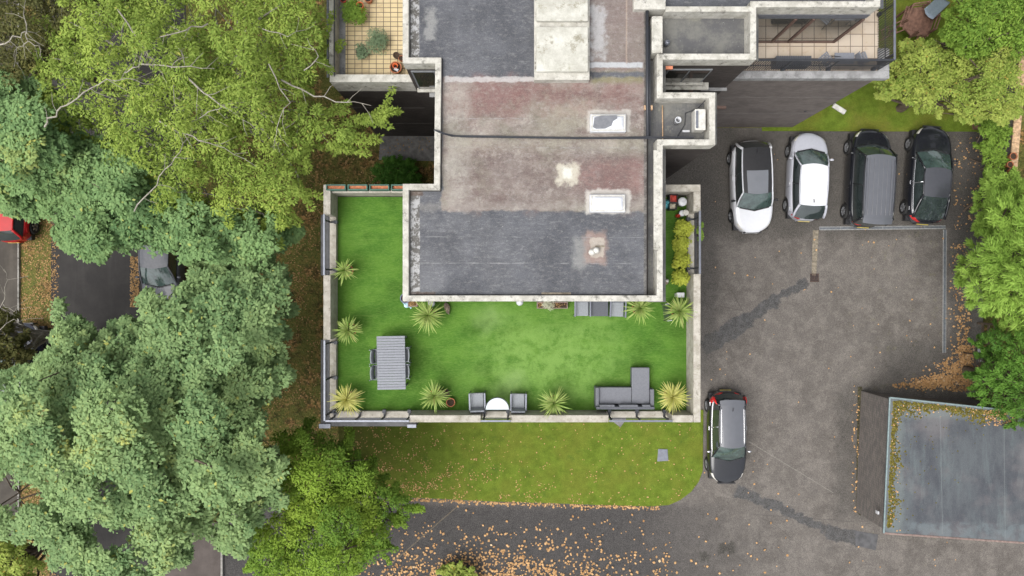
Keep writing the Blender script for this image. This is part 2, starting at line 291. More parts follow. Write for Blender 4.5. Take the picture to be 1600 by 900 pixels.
simple('red_lamp',(.55,.02,.02),.2,coat=.6); simple('clear_lamp',(.62,.60,.55),.15,coat=.8); simple('number_plate_white',(.7,.7,.65),.4); simple('number_plate_yellow',(.75,.6,.1),.4)
simple('white_paint',(.66,.67,.70),.3,coat=1,var=.02); simple('silver_paint',(.42,.43,.48),.3,coat=1,var=.03); simple('black_paint',(.013,.014,.018),.2,coat=.8,spec=.4,var=.1,scale=2)
simple('sky_sheen_black_paint',(.045,.047,.056),.3,coat=1,var=.06); simple('sky_sheen_grey_paint',(.095,.10,.115),.35,coat=1,var=.05,scale=3); simple('sky_sheen_pano',(.16,.17,.19),.3,coat=1,var=.05,scale=2)  # lighter greys paint the sky's reflection onto dark car roofs
simple('red_paint',(.40,.010,.012),.45,coat=.25,spec=.2,var=.1,scale=2); simple('blue_black_paint',(.012,.014,.028),.2,coat=1); simple('slate_paint',(.10,.105,.12),.45,coat=.25,spec=.2); simple('trim_black',(.02,.02,.022),.5)
simple('bark_pale',(.27,.25,.21),.9,var=.3,scale=8,bump=.5); simple('bark_brown',(.10,.075,.055),.9,var=.35,scale=8,bump=.5)
simple('play_wood',(.19,.105,.075),.8,var=.3,scale=6,bump=.3); simple('slide_plastic',(.24,.29,.35),.45); simple('coping_brick',(.45,.30,.18),.85,var=.35,scale=8,bump=.3)
simple('garage_fascia',(.20,.26,.265),.6,var=.15); simple('fascia_brown',(.22,.16,.14),.7,var=.3); simple('moss',(.115,.098,.016),.95,var=.5,scale=12,bump=.8)
simple('soil_moss',(.050,.044,.024),.95,var=.6,scale=9,bump=.8); simple('concrete_channel',(.27,.27,.265),.8,var=.25,scale=10); simple('channel_grate',(.16,.175,.19),.5,.5,var=.2); simple('patch_mortar',(.20,.172,.13),.9,var=.35,scale=10); simple('rust_iron',(.085,.055,.045),.7,.4,var=.4,scale=15)
simple('kerb_stone',(.26,.25,.23),.9,var=.25,scale=6); simple('flag_stone',(.17,.165,.16),.9,var=.3,scale=4); simple('teal_plastic',(.12,.42,.47),.5); simple('red_plastic',(.5,.05,.03),.4); simple('blue_can',(.45,.68,.78),.4)
simple('orange_pot',(.70,.16,.05),.6); simple('green_frame',(.06,.13,.10),.7); simple('yellow_box',(.55,.5,.38),.7); simple('stone_brown',(.19,.15,.11),.9,var=.4,bump=.6); simple('window_frame',(.18,.19,.20),.5); simple('door_glass',(.05,.05,.045),.08,coat=1,spec=.8)
simple('aircon_metal',(.50,.49,.45),.6,var=.15); simple('peach_plastic',(.75,.28,.16),.6); simple('pot_blue',(.12,.14,.22),.4); simple('sand_fence',(.14,.11,.08),.9,var=.4); simple('beam_wood',(.12,.075,.06),.7)

def m_leaf(name,c0,c1,c2,hl=None,tr=.25,hue=.5,rough=.75):
    """leaf colours: a per leaf random value 'v' and a per twig value 'c'"""
    n=NB(name,rough,.25); v=n.attr('v'); cl=n.attr('c')
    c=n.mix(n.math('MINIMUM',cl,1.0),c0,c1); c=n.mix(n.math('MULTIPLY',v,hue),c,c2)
    if hl: c=n.mix(n.rng(v,.985,.995,0,.6),c,hl); c=n.mix(n.rng(cl,1.05,1.6,0,.8,False),c,hl)
    n.color(c); tb=n.t.nodes.new('ShaderNodeBsdfTranslucent'); n.t.links.new(c,tb.inputs[0]); ms=n.t.nodes.new('ShaderNodeMixShader'); ms.inputs[0].default_value=tr
    n.t.links.new(n.b.outputs[0],ms.inputs[1]); n.t.links.new(tb.outputs[0],ms.inputs[2]); n.t.links.new(ms.outputs[0],n.out.inputs[0]); MAT[name]=n.m; return n.m
m_leaf('leaf_lime',(.15,.24,.036),(.275,.375,.062),(.37,.44,.095),(.42,.36,.09))
m_leaf('leaf_blue',(.10,.195,.075),(.20,.32,.12),(.27,.40,.15),(.50,.46,.10))
m_leaf('leaf_sea',(.125,.225,.090),(.25,.365,.145),(.33,.44,.18),(.58,.52,.10))
m_leaf('leaf_mid',(.065,.15,.018),(.20,.32,.034),(.25,.37,.05),(.27,.37,.045))
m_leaf('leaf_olive',(.085,.095,.030),(.15,.16,.045),(.17,.15,.05),(.30,.18,.06))
m_leaf('leaf_gold',(.18,.29,.040),(.35,.43,.085),(.44,.45,.12),(.58,.33,.07))
m_leaf('leaf_bright',(.10,.20,.025),(.20,.33,.045),(.28,.38,.06))
m_leaf('leaf_conifer',(.17,.30,.040),(.29,.45,.075),(.32,.45,.09),tr=.2)
m_leaf('leaf_dark',(.045,.12,.018),(.10,.22,.03),(.14,.26,.035))
m_leaf('leaf_fern',(.04,.13,.015),(.08,.20,.025),(.12,.25,.04))
m_leaf('leaf_yellow',(.25,.30,.030),(.42,.46,.055),(.48,.50,.09))
m_leaf('blade_green',(.17,.30,.05),(.34,.43,.11),(.50,.55,.22),(.40,.27,.12))
m_leaf('blade_yellow',(.40,.42,.08),(.58,.56,.17),(.66,.62,.28),(.45,.30,.12))
m_leaf('leaf_sage',(.15,.22,.12),(.22,.30,.17),(.26,.34,.20))
m_leaf('leaf_pale',(.45,.46,.33),(.6,.6,.45),(.66,.65,.5))
m_leaf('fallen',(.32,.17,.065),(.52,.31,.14),(.62,.40,.20),(.66,.55,.38),tr=.05)
m_leaf('fallen_dark',(.17,.10,.040),(.36,.22,.09),(.48,.30,.14),tr=.05)

# ---------------- mesh helpers ----------------
COL=SC.collection
class MB:
    def __init__(s): s.v=[]; s.f=[]
    def add(s,vs,fs):
        b=len(s.v); s.v+= [tuple(p) for p in vs]; s.f+=[tuple(b+i for i in f) for f in fs]; return s
    def box(s,x0,x1,y0,y1,z0,z1):
        if x0>x1: x0,x1=x1,x0
        if y0>y1: y0,y1=y1,y0
        return s.add([(x0,y0,z0),(x1,y0,z0),(x1,y1,z0),(x0,y1,z0),(x0,y0,z1),(x1,y0,z1),(x1,y1,z1),(x0,y1,z1)],[(0,3,2,1),(4,5,6,7),(0,1,5,4),(1,2,6,5),(2,3,7,6),(3,0,4,7)])
    def obox(s,c,size,M=None):
        hx,hy,hz=[q/2 for q in size]; vs=[]
        for dz in (-hz,hz):
            for dx,dy in ((-hx,-hy),(hx,-hy),(hx,hy),(-hx,hy)):
                p=Vector((dx,dy,dz)); p=(M@p if M else p)+Vector(c); vs.append(p)
        return s.add(vs,[(0,3,2,1),(4,5,6,7),(0,1,5,4),(1,2,6,5),(2,3,7,6),(3,0,4,7)])
    def prism(s,poly,z0,z1,cap_bottom=True):
        n=len(poly); area=sum(poly[i][0]*poly[(i+1)%n][1]-poly[(i+1)%n][0]*poly[i][1] for i in range(n))
        if area<0: poly=poly[::-1]
        vs=[(x,y,z0) for x,y in poly]+[(x,y,z1) for x,y in poly]; fs=[tuple(range(n,2*n))]+[(i,(i+1)%n,n+(i+1)%n,n+i) for i in range(n)]
        if cap_bottom: fs.append(tuple(range(n-1,-1,-1)))
        return s.add(vs,fs)
    def sheet(s,poly,z):
        n=len(poly); area=sum(poly[i][0]*poly[(i+1)%n][1]-poly[(i+1)%n][0]*poly[i][1] for i in range(n))
        if area<0: poly=poly[::-1]
        return s.add([(x,y,z) for x,y in poly],[tuple(range(n))])
    def tube(s,pts,r,seg=8,cap=True):
        pts=[Vector(p) for p in pts]; n=len(pts); rs=r if isinstance(r,(list,tuple)) else [r]*n; vs=[]; fs=[]
        for i,p in enumerate(pts):
            d=(pts[min(i+1,n-1)]-pts[max(i-1,0)]).normalized(); a=d.orthogonal().normalized() if i==0 else (pa-d*pa.dot(d)).normalized(); pa=a; b=d.cross(a)
            for k in range(seg):
                t=2*math.pi*k/seg; vs.append(p+(a*math.cos(t)+b*math.sin(t))*rs[i])
        for i in range(n-1):
            for k in range(seg):
                k2=(k+1)%seg; fs.append((i*seg+k,i*seg+k2,(i+1)*seg+k2,(i+1)*seg+k))
        if cap: fs.append(tuple(range(seg-1,-1,-1))); fs.append(tuple((n-1)*seg+k for k in range(seg)))
        return s.add(vs,fs)
    def lathe(s,prof,c=(0,0,0),seg=24,capt=False,capb=True):
        vs=[];fs=[];n=len(prof)
        for r,z in prof:
            for k in range(seg): t=2*math.pi*k/seg; vs.append((c[0]+r*math.cos(t),c[1]+r*math.sin(t),c[2]+z))
        for i in range(n-1):
            for k in range(seg): k2=(k+1)%seg; fs.append((i*seg+k,i*seg+k2,(i+1)*seg+k2,(i+1)*seg+k))
        if capb: fs.append(tuple(range(seg-1,-1,-1)))
        if capt: fs.append(tuple((n-1)*seg+k for k in range(seg)))
        return s.add(vs,fs)
    def grid(s,pts):   # pts[i][j]
        a=len(pts); b=len(pts[0]); return s.add([p for row in pts for p in row],[(i*b+j,i*b+j+1,(i+1)*b+j+1,(i+1)*b+j) for i in range(a-1) for j in range(b-1)])
    def build(s,name,m,parent=None,bevel=0,smooth=False,seg=2):
        me=bpy.data.meshes.new(name); me.from_pydata(s.v,[],s.f); me.update()
        if smooth:
            for p in me.polygons: p.use_smooth=True
        o=bpy.data.objects.new(name,me); me.materials.append(MAT[m] if isinstance(m,str) else m); COL.objects.link(o)
        if parent: o.parent=parent
        if bevel:
            b=o.modifiers.new('bevel','BEVEL'); b.width=bevel; b.segments=seg; b.limit_method='ANGLE'; b.angle_limit=R(40)
        return o
def tag(o,label=None,cat=None,group=None,kind=None):
    if label: o['label']=label
    if cat: o['category']=cat
    if group: o['group']=group
    if kind: o['kind']=kind
    return o
def empty(name,loc,rz=0,label=None,cat=None,group=None):
    o=bpy.data.objects.new(name,None); COL.objects.link(o); o.location=loc; o.rotation_euler=(0,0,rz); o.empty_display_size=.2; tag(o,label,cat,group); return o
def kids(o): return [c for c in bpy.data.objects if c.parent==o]
def copy_tree(o,parent=None,kc=None):
    c=o.copy(); COL.objects.link(c)
    if parent: c.parent=parent
    for ch in kids(o): copy_tree(ch,c)
    return c
def place(o,loc,rz,label,group=None,cat=None):
    o.location=loc; o.rotation_euler=(0,0,rz); o['label']=label
    if group: o['group']=group
    if cat: o['category']=cat
    return o

# ---------------- ground ----------------
def gp(l,z=0): return [P(a,b,z) for a,b in l]
def struct(o): o['kind']='structure'; return o
struct(MB().sheet([(-150,-150),(150,-150),(150,150),(-150,150)],0).build('ground','litter'))
struct(MB().sheet(gp([(590,740),(1000,745),(1000,200),(1540,200),(1535,560),(1540,700),(2300,700),(2300,1300),(1340,1300),(347,1300),(347,790)]),.008).build('car_park','asphalt'))
lawn=[(525,640),(1099,640),(1098,735),(1092,752),(1080,768),(1063,781),(1045,789),(1015,791),(940,789),(860,786),(760,783),(680,779),(600,776),(540,772)]
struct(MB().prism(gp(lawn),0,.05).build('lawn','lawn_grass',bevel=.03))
struct(MB().prism(gp([(1190,-400),(2600,-400),(2600,-100),(1536,60),(1528,206),(1190,205)]),0,.05).build('side_lawn','dry_lawn_grass',bevel=.02))
struct(MB().sheet(gp([(85,-700),(290,-700),(292,1500),(75,1500)]),.006).build('road','road_asphalt'))
struct(MB().prism(gp([(-400,-700),(30,-700),(30,1500),(-400,1500)]),0,.10).build('pavement','pavement_asphalt'))
struct(MB().prism(gp([(258,815),(346,815),(346,1100),(250,1100)]),0,.12).build('path','brown_path'))
kb=MB()
for i in range(34):
    y0=PY(-650+i*62)
    kb.box(PX(30),PX(30)+.07,y0,y0-1.86,0,.125)
struct(kb.build('kerb','kerb_stone',bevel=.015))
struct(MB().box(PX(346.5),PX(349.5),PY(825),PY(1100),0,.14).build('path_edging','kerb_stone'))
struct(MB().sheet(gp([(595,208),(690,208),(690,252),(592,250)]),.02).build('paving','flag_stone'))
struct(MB().prism(gp([(1340,604),(1347,604),(1345,806),(1337,800)]),0,.02).build('soil_strip','soil_moss'))

# ---------------- apartment building ----------------
B=empty('apartment_building',(0,0,0),0,'large flat roofed block of flats with grass covered roof terrace and dark brick walls','apartment building')
TF=7.8; RT=10.9
core=gp([(630,-260),(630,98),(681,98),(679,288),(630,288),(630,470),(1035,470),(1035,226),(1117,226),(1117,145),(1035,145),(1035,92),(1181,92),(1181,10),(1375,10),(1375,-260)],RT)
MB().prism(core,0,10.3,False).build('wall','dark_brick',B)
def inset(poly,d):
    n=len(poly); area=sum(poly[i][0]*poly[(i+1)%n][1]-poly[(i+1)%n][0]*poly[i][1] for i in range(n)); sg=1 if area>0 else -1; out=[]
    for i in range(n):
        p0,p1,p2=poly[i-1],poly[i],poly[(i+1)%n]
        def nrm(a,b):
            dx,dy=b[0]-a[0],b[1]-a[1]; L=math.hypot(dx,dy); return (-dy/L*sg,dx/L*sg)
        n1=nrm(p0,p1); n2=nrm(p1,p2); k=1+n1[0]*n2[0]+n1[1]*n2[1]
        out.append((p1[0]+(n1[0]+n2[0])/k*d,p1[1]+(n1[1]+n2[1])/k*d))
    return out
def ring(mb,poly,d,z0,z1,out=0.0):
    a=inset(poly,-out) if out else poly; b=inset(poly,d); n=len(poly)
    vs=[(x,y,z) for z in (z0,z1) for pl in (a,b) for x,y in pl]; A0,B0,A1,B1=0,n,2*n,3*n; fs=[]
    for i in range(n):
        j=(i+1)%n; fs+=[(A1+i,A1+j,B1+j,B1+i),(A0+i,A0+j,A1+j,A1+i),(B0+j,B0+i,B1+i,B1+j),(A0+j,A0+i,B0+i,B0+j)]
    return mb.add(vs,fs)
cop=ring(MB(),core,.175,10.28,RT,.02)
cop.box(PX(1019,RT),PX(1036,RT),PY(24,RT),PY(82,RT),10.28,10.86)
cop.build('parapet','coping_concrete',B,bevel=.02)
# a thicker rendered corner and the cross parapets of the wings
MB().box(PX(990,RT),PX(1040,RT),PY(-6,RT),PY(15,RT),10.3,10.93).box(PX(1040,RT),PX(1181,RT)-.03,PY(9.5,RT),PY(18,RT),10.3,10.895).build('parapet_block','coping_concrete',B,bevel=.02)
MB().box(PX(1021,RT),PX(1034.5,RT),PY(235,RT),PY(390,RT),10.91,10.93).build('coping_wear','coping_concrete',B)
# roof coverings
MB().prism(inset(gp([(630,-260),(630,98),(681,98),(679,288),(630,288),(630,470),(1022,470),(1022,-260)],RT),.2),10.31,10.7).build('roof','roof',B)
MB().sheet(gp([(1020,10),(1185,10),(1185,95),(1020,95)],10.3),10.31).sheet(gp([(1012,145),(1120,145),(1120,226),(1012,226)],10.3),10.315).sheet(gp([(1012,226),(1040,226),(1040,472),(1012,472)],10.3),10.315).sheet(gp([(1012,95),(1040,95),(1040,145),(1012,145)],10.3),10.315).build('wing_roof','wingroof',B)
MB().sheet(gp([(1000,-260),(1380,-260),(1380,14),(1000,14)],10.3),10.325).build('north_roof','roof',B)
# raised roof hatch box with two slabs
def hatch():
    z0,z1=10.7,11.15
    rb=MB().box(PX(835,z1),PX(922,z1),PY(-180,z1),PY(123,z1),z0-.02,z1-.12).build('roof_upstand','coping_concrete',B,bevel=.02)
    for a,b in ((-70,33),(42,112),(-175,-76)):
        MB().box(PX(838,z1),PX(919,z1),PY(a,z1),PY(b,z1),z1-.118,z1+.03).build('cover_slab','white_felt',rb,bevel=.03)
hatch()
def skylight(a,b,c,d,lab,dk):
    z=11.0; x0,x1=PX(a,z),PX(c,z); y0,y1=PY(d,z),PY(b,z)
    s=MB().box(x0,x1,y0,y1,10.68,10.9).build('skylight','white_plastic',B,bevel=.02); s['label']=lab
    g=[]; 
    for i in range(9):
        row=[]
        for j in range(15):
            u=i/8; v=j/14; q=(1-(2*u-1)**4)*(1-(2*v-1)**6); row.append((x0+.06+(x1-x0-.12)*v,y0+.06+(y1-y0-.12)*u,10.905+.12*q**.6))
        g.append(row)
    MB().grid(g).build('dome','dome_white',s,smooth=True)
    fr=MB(); 
    for (p,q,r_,t) in ((x0+.03,x1-.03,y0+.03,y0+.07),(x0+.03,x1-.03,y1-.07,y1-.03),(x0+.03,x0+.07,y0+.07,y1-.07),(x1-.07,x1-.03,y0+.07,y1-.07)): fr.box(p,q,r_,t,10.902,10.94)
    fr.build('frame','aircon_metal',s)
    if dk:  # dark reflection on the dome, painted as a flat sheet
        pts=[(.06,.2),(.1,.75),(.3,.86),(.72,.88),(.74,.7),(.62,.55),(.58,.3),(.4,.14),(.15,.12)]
        rows=[[(x0+(x1-x0)*u,y0+(y1-y0)*v,0) for u,v in pts]]
        MB().add([(x,y,11.032) for x,y,_ in rows[0]],[tuple(range(len(pts)))][::-1]).build('painted_reflection','dome_grey',s)
skylight(923,177,979,205,'rectangular white skylight with a dark reflection painted on its dome',True); skylight(922,303,978,331,'clean white rectangular skylight',False)
# twin vents on the patched square
for dx in (0,7):
    MB().lathe([(.075,0),(.075,.12),(.105,.13),(.10,.16),(.04,.2),(.001,.205)],(PX(925+dx,10.9),PY(394-dx*.4,10.9),10.7),16).build('roof_vent','aircon_metal',B,smooth=True)
MB().box(PX(930,10.7),PX(945,10.7),PY(386,10.7),PY(384,10.7),10.7,10.74).build('loose_batten','patch_mortar',B); MB().box(PX(846,10.7),PX(892,10.7),PY(460,10.7),PY(457,10.7),10.7,10.72).build('loose_batten','patch_mortar',B)
# cables and pipes
def cab(pts,z,r,nm='cable',m='black_pipe'): return MB().tube([(*P(a,b,z),z+dz) for a,b,dz in pts],r,6).build(nm,m,B)
cab([(678,203,-.9),(679,203,0),(690,208,.03),(706,211,-.12),(760,211.5,-.15),(840,213,-.15),(930,214,-.15),(1010,213,-.12),(1040,214,-.05),(1085,214,-.1)],10.93,.03)
cab([(679,203,.04),(697,209,.02),(720,212.5,-.14),(800,213.5,-.15),(900,215,-.15),(1008,215,-.12),(1060,214,.0)],10.95,.018)
cab([(1060,214,-.4),(1075,190,-.4),(1076,172,-.4),(1095,165,-.3),(1108,150,.02),(1112,144,.02)],10.75,.014)
MB().tube([(*P(1011,-10,10.8),10.8),(*P(1011.5,120,10.8),10.8),(*P(1012,213,10.8),10.8)],.055,8).build('drain_pipe','black_pipe',B,smooth=True)
MB().tube([(*P(1015,40,10.8),10.78),(*P(1016,213,10.8),10.78)],.025,8).build('drain_pipe','black_pipe',B,smooth=True)
MB().tube([(*P(1035,165,10.4),10.4),(*P(1035.5,222,10.4),10.4)],.02,6).build('copper_pipe','coping_brick',B,smooth=True)
MB().box(PX(1007,10.8),PX(1020,10.8),PY(164,10.8),PY(171,10.8),10.6,10.76).build('pipe_block','coping_brick',B)
MB().lathe([(.10,0),(.10,.35),(.105,.36),(.08,.36),(.075,.1)],(PX(1059,10.6),PY(188,10.6),10.32),20).build('vent_pipe','white_plastic',B,smooth=True)
MB().lathe([(.09,0),(.09,.25),(.07,.3),(.02,.32)],(PX(1042,10.5),PY(67,10.5),10.32),16).build('vent_pipe','rail_metal',B,smooth=True)
ac=MB().box(PX(1086,10.8),PX(1103,10.8),PY(170,10.8),PY(203,10.8),10.34,10.8).build('condenser_unit','aircon_metal',B,bevel=.03)
MB().box(PX(1087.5,10.82),PX(1091,10.82),PY(173,10.82),PY(200,10.82),10.802,10.83).build('grille','rail_metal',ac)
MB().box(PX(1067,10.4),PX(1078,10.4),PY(203,10.4),PY(206,10.4),10.32,10.37).build('bracket','white_plastic',B)

# lower masses
MB().box(-6.55,6.55,-4.65,3.55,0,TF-.01).build('terrace_wall','dark_brick',B)
MB().box(PX(515,8.7),-2.44,7.24,15.5,0,TF-.01).build('west_wall','dark_brick',B)
MB().box(7.85,13.35,7.66,15.5,0,TF-.01).build('east_wall','grey_brick',B)
# terrace parapets (blocks) with the low curbs and rails between them
X0,X1,Y0,Y1=-6.60,6.60,-4.70,3.62; T=.25; ZP=8.8
def ypx(v): return PY(v,ZP)
def xpx(v): return PX(v,ZP)
for q in ((X0,X0+T,ypx(335),Y1),(X0,X0+T,ypx(531),ypx(430)),(X1-T,X1,Y0,ypx(428)),(X1-T,X1,ypx(330),Y1-T)): MB().box(*q,TF-.3,ZP).build('terrace_parapet','terrace_concrete',B,bevel=.015)
MB().box(PX(1035,ZP)-.9,X1-.002,Y1-T+.003,Y1,TF-.3,ZP-.002).build('terrace_parapet','terrace_concrete',B,bevel=.015)
for a,b in ((640,751),(798,951),(1050,1083)): MB().box(xpx(a),xpx(b),Y0,Y0+T,TF-.3,ZP-.001).build('terrace_parapet','terrace_concrete',B,bevel=.015)
MB().box(X0+T+.002,-3.4,Y1-T-.02,Y1-.1,TF-.3,ZP-.15).build('terrace_parapet','terrace_concrete',B,bevel=.015)
for a,b in ((335,430),(531,648)): MB().box(X0+.02,X0+T,ypx(b),ypx(a),TF-.3,8.02).build('terrace_curb','terrace_concrete',B,bevel=.01)
MB().box(X1-T,X1-.02,ypx(428),ypx(330),TF-.3,8.02).build('terrace_curb','terrace_concrete',B,bevel=.01)
for a,b in ((505,640),(751,798),(951,1050)): MB().box(xpx(a)+.02,xpx(b),Y0+.02,Y0+T-.002,TF-.3,8.015).build('terrace_curb','terrace_concrete',B,bevel=.01)
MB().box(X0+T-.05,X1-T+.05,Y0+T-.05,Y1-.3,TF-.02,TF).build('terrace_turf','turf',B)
def railing(p0,p1,z0,zt,nposts,inx,iny,picket=0,mp='rail_metal'):
    m=MB(); v0=Vector((*p0,zt)); v1=Vector((*p1,zt)); d=(v1-v0).normalized(); ang=math.atan2(d.y,d.x); M=Matrix.Rotation(ang,3,'Z')
    o=MB().obox((v0+v1)/2,((v1-v0).length,.075,.05),M).build('railing',mp,B,bevel=.01)
    q=MB(); q.obox((v0+v1)/2-Vector((0,0,(zt-z0)*.55)),((v1-v0).length,.03,.03),M)
    if picket:
        L=(v1-v0).length; k=int(L/.085)
        for i in range(k+1):
            p=v0+d*(L*i/k); q.obox((p.x,p.y,(z0+zt)/2),(.026,.026,zt-z0),M)
    q.build('rail_bars','dark_metal',o)
    for i in range(nposts):
        p=v0.lerp(v1,(i+.12)/(nposts-.76)) if nposts>1 else v0.lerp(v1,.5)
        pm=MB().box(p.x-.025,p.x+.025,p.y-.025,p.y+.025,z0,zt-.02); pm.obox((p.x+inx*.13,p.y+iny*.13,z0+.08),(.06+abs(inx)*.22,.06+abs(iny)*.22,.10)); pm.obox((p.x+inx*.2,p.y+iny*.2,z0+.12),(.12,.12,.14))
        pm.build('post','dark_metal',o)
railing((X0+.07,ypx(335)),(X0+.07,ypx(430)),8.0,8.95,2,1,0); railing((X0+.07,ypx(531)),(X0+.07,Y0+.07),8.0,8.9,3,1,0)
railing((X0+.1,Y0+.07),(xpx(640),Y0+.07),8.0,8.9,4,0,1); railing((xpx(751),Y0+.07),(xpx(798),Y0+.07),8.0,8.9,2,0,1); railing((xpx(951),Y0+.07),(xpx(1050),Y0+.07),8.0,8.9,3,0,1)
railing((X1-.07,ypx(330)),(X1-.07,ypx(428)),8.0,8.95,2,-1,0)
# slate clad bays that stick out below the open stretches
sb=MB(); sb.box(-7.05,-6.551,PY(430,7.6),PY(335,7.6),0,7.5).box(-7.05,-6.551,-5.1,PY(531,7.6),0,7.5).box(-6.551,PX(650,7.6),-5.1,-4.651,0,7.5)
sb.build('slate_bay','slate',B,bevel=.01)
MB().box(-7.1,-6.68,-5.16,-5.0,7.5,7.56).build('flashing','rail_metal',B); MB().box(PX(636,7.6),PX(650,7.6),-5.14,-5.02,7.5,7.56).build('flashing','rail_metal',B)
# windows of the outer walls
def window(x0,x1,y,z0,z1,axis='y',nrm=-1,mull=1,sp=.14):
    if axis=='y':
        f=MB().box(x0,x1,y,y+nrm*.04,z0,z1).build('window','window_frame',B); g=MB()
        for i in range(mull+1):
            a=x0+.06+(x1-x0-.06)*i/(mull+1); g.box(a,a+(x1-x0-.06)/(mull+1)-.06,y+nrm*.041,y+nrm*.05,z0+.06,z1-.06)
        g.build('pane','door_glass',f); MB().box(x0-.06,x1+.06,y,y+nrm*sp,z0-.08,z0-.003).build('sill','coping_concrete',f)
    else:
        f=MB().box(y,y+nrm*.04,x0,x1,z0,z1).build('window','window_frame',B); g=MB()
        for i in range(mull+1):
            a=x0+.06+(x1-x0-.06)*i/(mull+1); g.box(y+nrm*.041,y+nrm*.05,a,a+(x1-x0-.06)/(mull+1)-.06,z0+.06,z1-.06)
        g.build('pane','door_glass',f); MB().box(y,y+nrm*.14,x0-.06,x1+.06,z0-.08,z0-.003).build('sill','coping_concrete',f)
for z in (1.0,3.7): 
    for a in (-5,-2.6,.4,3.2): window(a,a+1.5,-4.65 if a>-3 else -5.1,z,z+1.3)
    for a in (-3.5,-.5,1.6): window(a,a+1.2,6.55,z,z+1.3,'x',1)
    window(8.6,10.2,9.0-1.34,z,z+1.2) if z<0 else None
ys=core[11][1]
window(5.2,6.7,ys,8.5,9.9,mull=1); window(5.1,6.9,ys,5.6,7.2); window(5.1,6.9,ys,2.6,4.2)
MB().box(5.0,7.0,ys-.25,ys,8.28,8.36).build('window_ledge','coping_concrete',B); MB().box(5.0,5.3,ys-.1,ys,10.1,10.2).build('air_brick','peach_plastic',B)
MB().box(6.0,7.84,ys-.75,ys-.65,7.55,7.68).box(6.5,6.62,ys-.65,ys,7.55,7.66).build('timber_beam','beam_wood',B)
MB().box(6.9,7.84,ys-.12,ys-.01,7.7,7.76).build('small_ledge','grey_ledge_concrete',B)
window(-3.35,-2.55,core[1][1],8.1,10.1,mull=0)
MB().box(-3.0,-2.43,core[1][1]-.25,core[1][1]-.005,7.78,7.86).build('window_ledge','grey_ledge_concrete',B)
# terrace doors in the upper storey
window(-2.6,-.2,core[5][1]+.03,TF+.1,TF+2.1,mull=1,sp=.05); window(.8,2.2,core[5][1]+.03,TF+.8,TF+2.0,sp=.05); window(2.8,4.2,core[5][1]+.03,TF+.1,TF+2.1,sp=.05)
# thin string courses on the dark wall
for q in ((PX(515,8.7)-.01,-2.45,7.232,7.24,2.6,2.615),(PX(515,8.7)-.01,-2.45,7.232,7.24,5.2,5.215),(7.9,13.3,7.652,7.66,2.6,2.612),(7.9,13.3,7.652,7.66,5.2,5.21)): MB().box(*q).build('string_course','course_line',B)
# west balcony
zb=8.7; ws=MB(); ws.box(PX(515,zb),PX(652,zb),PY(128,zb),PY(116,zb),TF-.25,zb).build('balcony_parapet','coping_concrete',B,bevel=.015)
MB().box(PX(514,zb),PX(521,zb),PY(116,zb),15.5,TF-.25,zb).build('balcony_parapet','coping_concrete',B,bevel=.015)
MB().box(PX(521,zb)-.05,PX(540,TF),7.2+.2,15.5,TF-.01,TF+.035).build('balcony_gutter','grey_ledge_concrete',B)
MB().box(PX(538,TF),-3.45,7.2+.2,15.5,TF-.01,TF+.02).build('balcony_floor','cream_tile',B)
MB().box(PX(508,zb),PX(511,zb),PY(118,zb),15.5,zb-.25,zb-.2).build('balcony_trim','rail_metal',B)
MB().tube([(PX(522.5,8.8),7.4,8.8),(PX(522.5,8.8),15,8.8)],.02,6).build('balcony_rail','dark_metal',B)
# east balcony
MB().box(7.85,13.35,7.66,15.5,TF-.008,TF+.012).build('balcony_floor','sandstone_tile',B)
MB().box(7.95,13.72,7.62,7.9,TF-.25,TF+.06).box(13.3,13.72,7.9,PY(76,TF),TF-.25,TF+.06).build('balcony_ledge','grey_ledge_concrete',B,bevel=.02)
railing((7.95,7.93),(13.28,7.93),TF+.06,TF+1.15,4,0,0,1,'dark_metal'); railing((13.3,7.93),(13.3,15.4),TF+.05,TF+1.15,5,0,0,1,'rail_metal')
ys2=core[13][1]; xe=core[14][0]
MB().box(7.85,xe+.02,ys2-.03,ys2+.5,10.0,10.27).build('roof_fascia','rail_metal',B)
dr=MB().box(7.9,xe-.02,ys2-.05,ys2-.001,TF+.03,10.0).build('balcony_door','door_glass',B)
fm=MB()
for x in (7.92,9.4,10.0,xe-.1): fm.box(x,x+.08,ys2-.09,ys2-.05,TF+.03,10.0)
fm.box(7.9,xe-.02,ys2-.085,ys2-.051,TF+.03,TF+.1).build('door_frame','beam_wood',dr)
# wall lamp on the east wall
lm=MB().box(PX(1299,3),PX(1303,3),PY(163,3),PY(160,3),2.9,3.2).tube([(PX(1240,2.9)+.4,7.64,3.05),(PX(1300,3.05),PY(162,3.05),3.05)],.025,6).build('wall_lamp_bracket','dark_metal',B)
MB().obox((PX(1311,3.05),PY(170,3.05),3.05),(.62,.2,.12),Matrix.Rotation(R(-32),3,'Z')).build('lamp_head','aircon_metal',lm,bevel=.03)

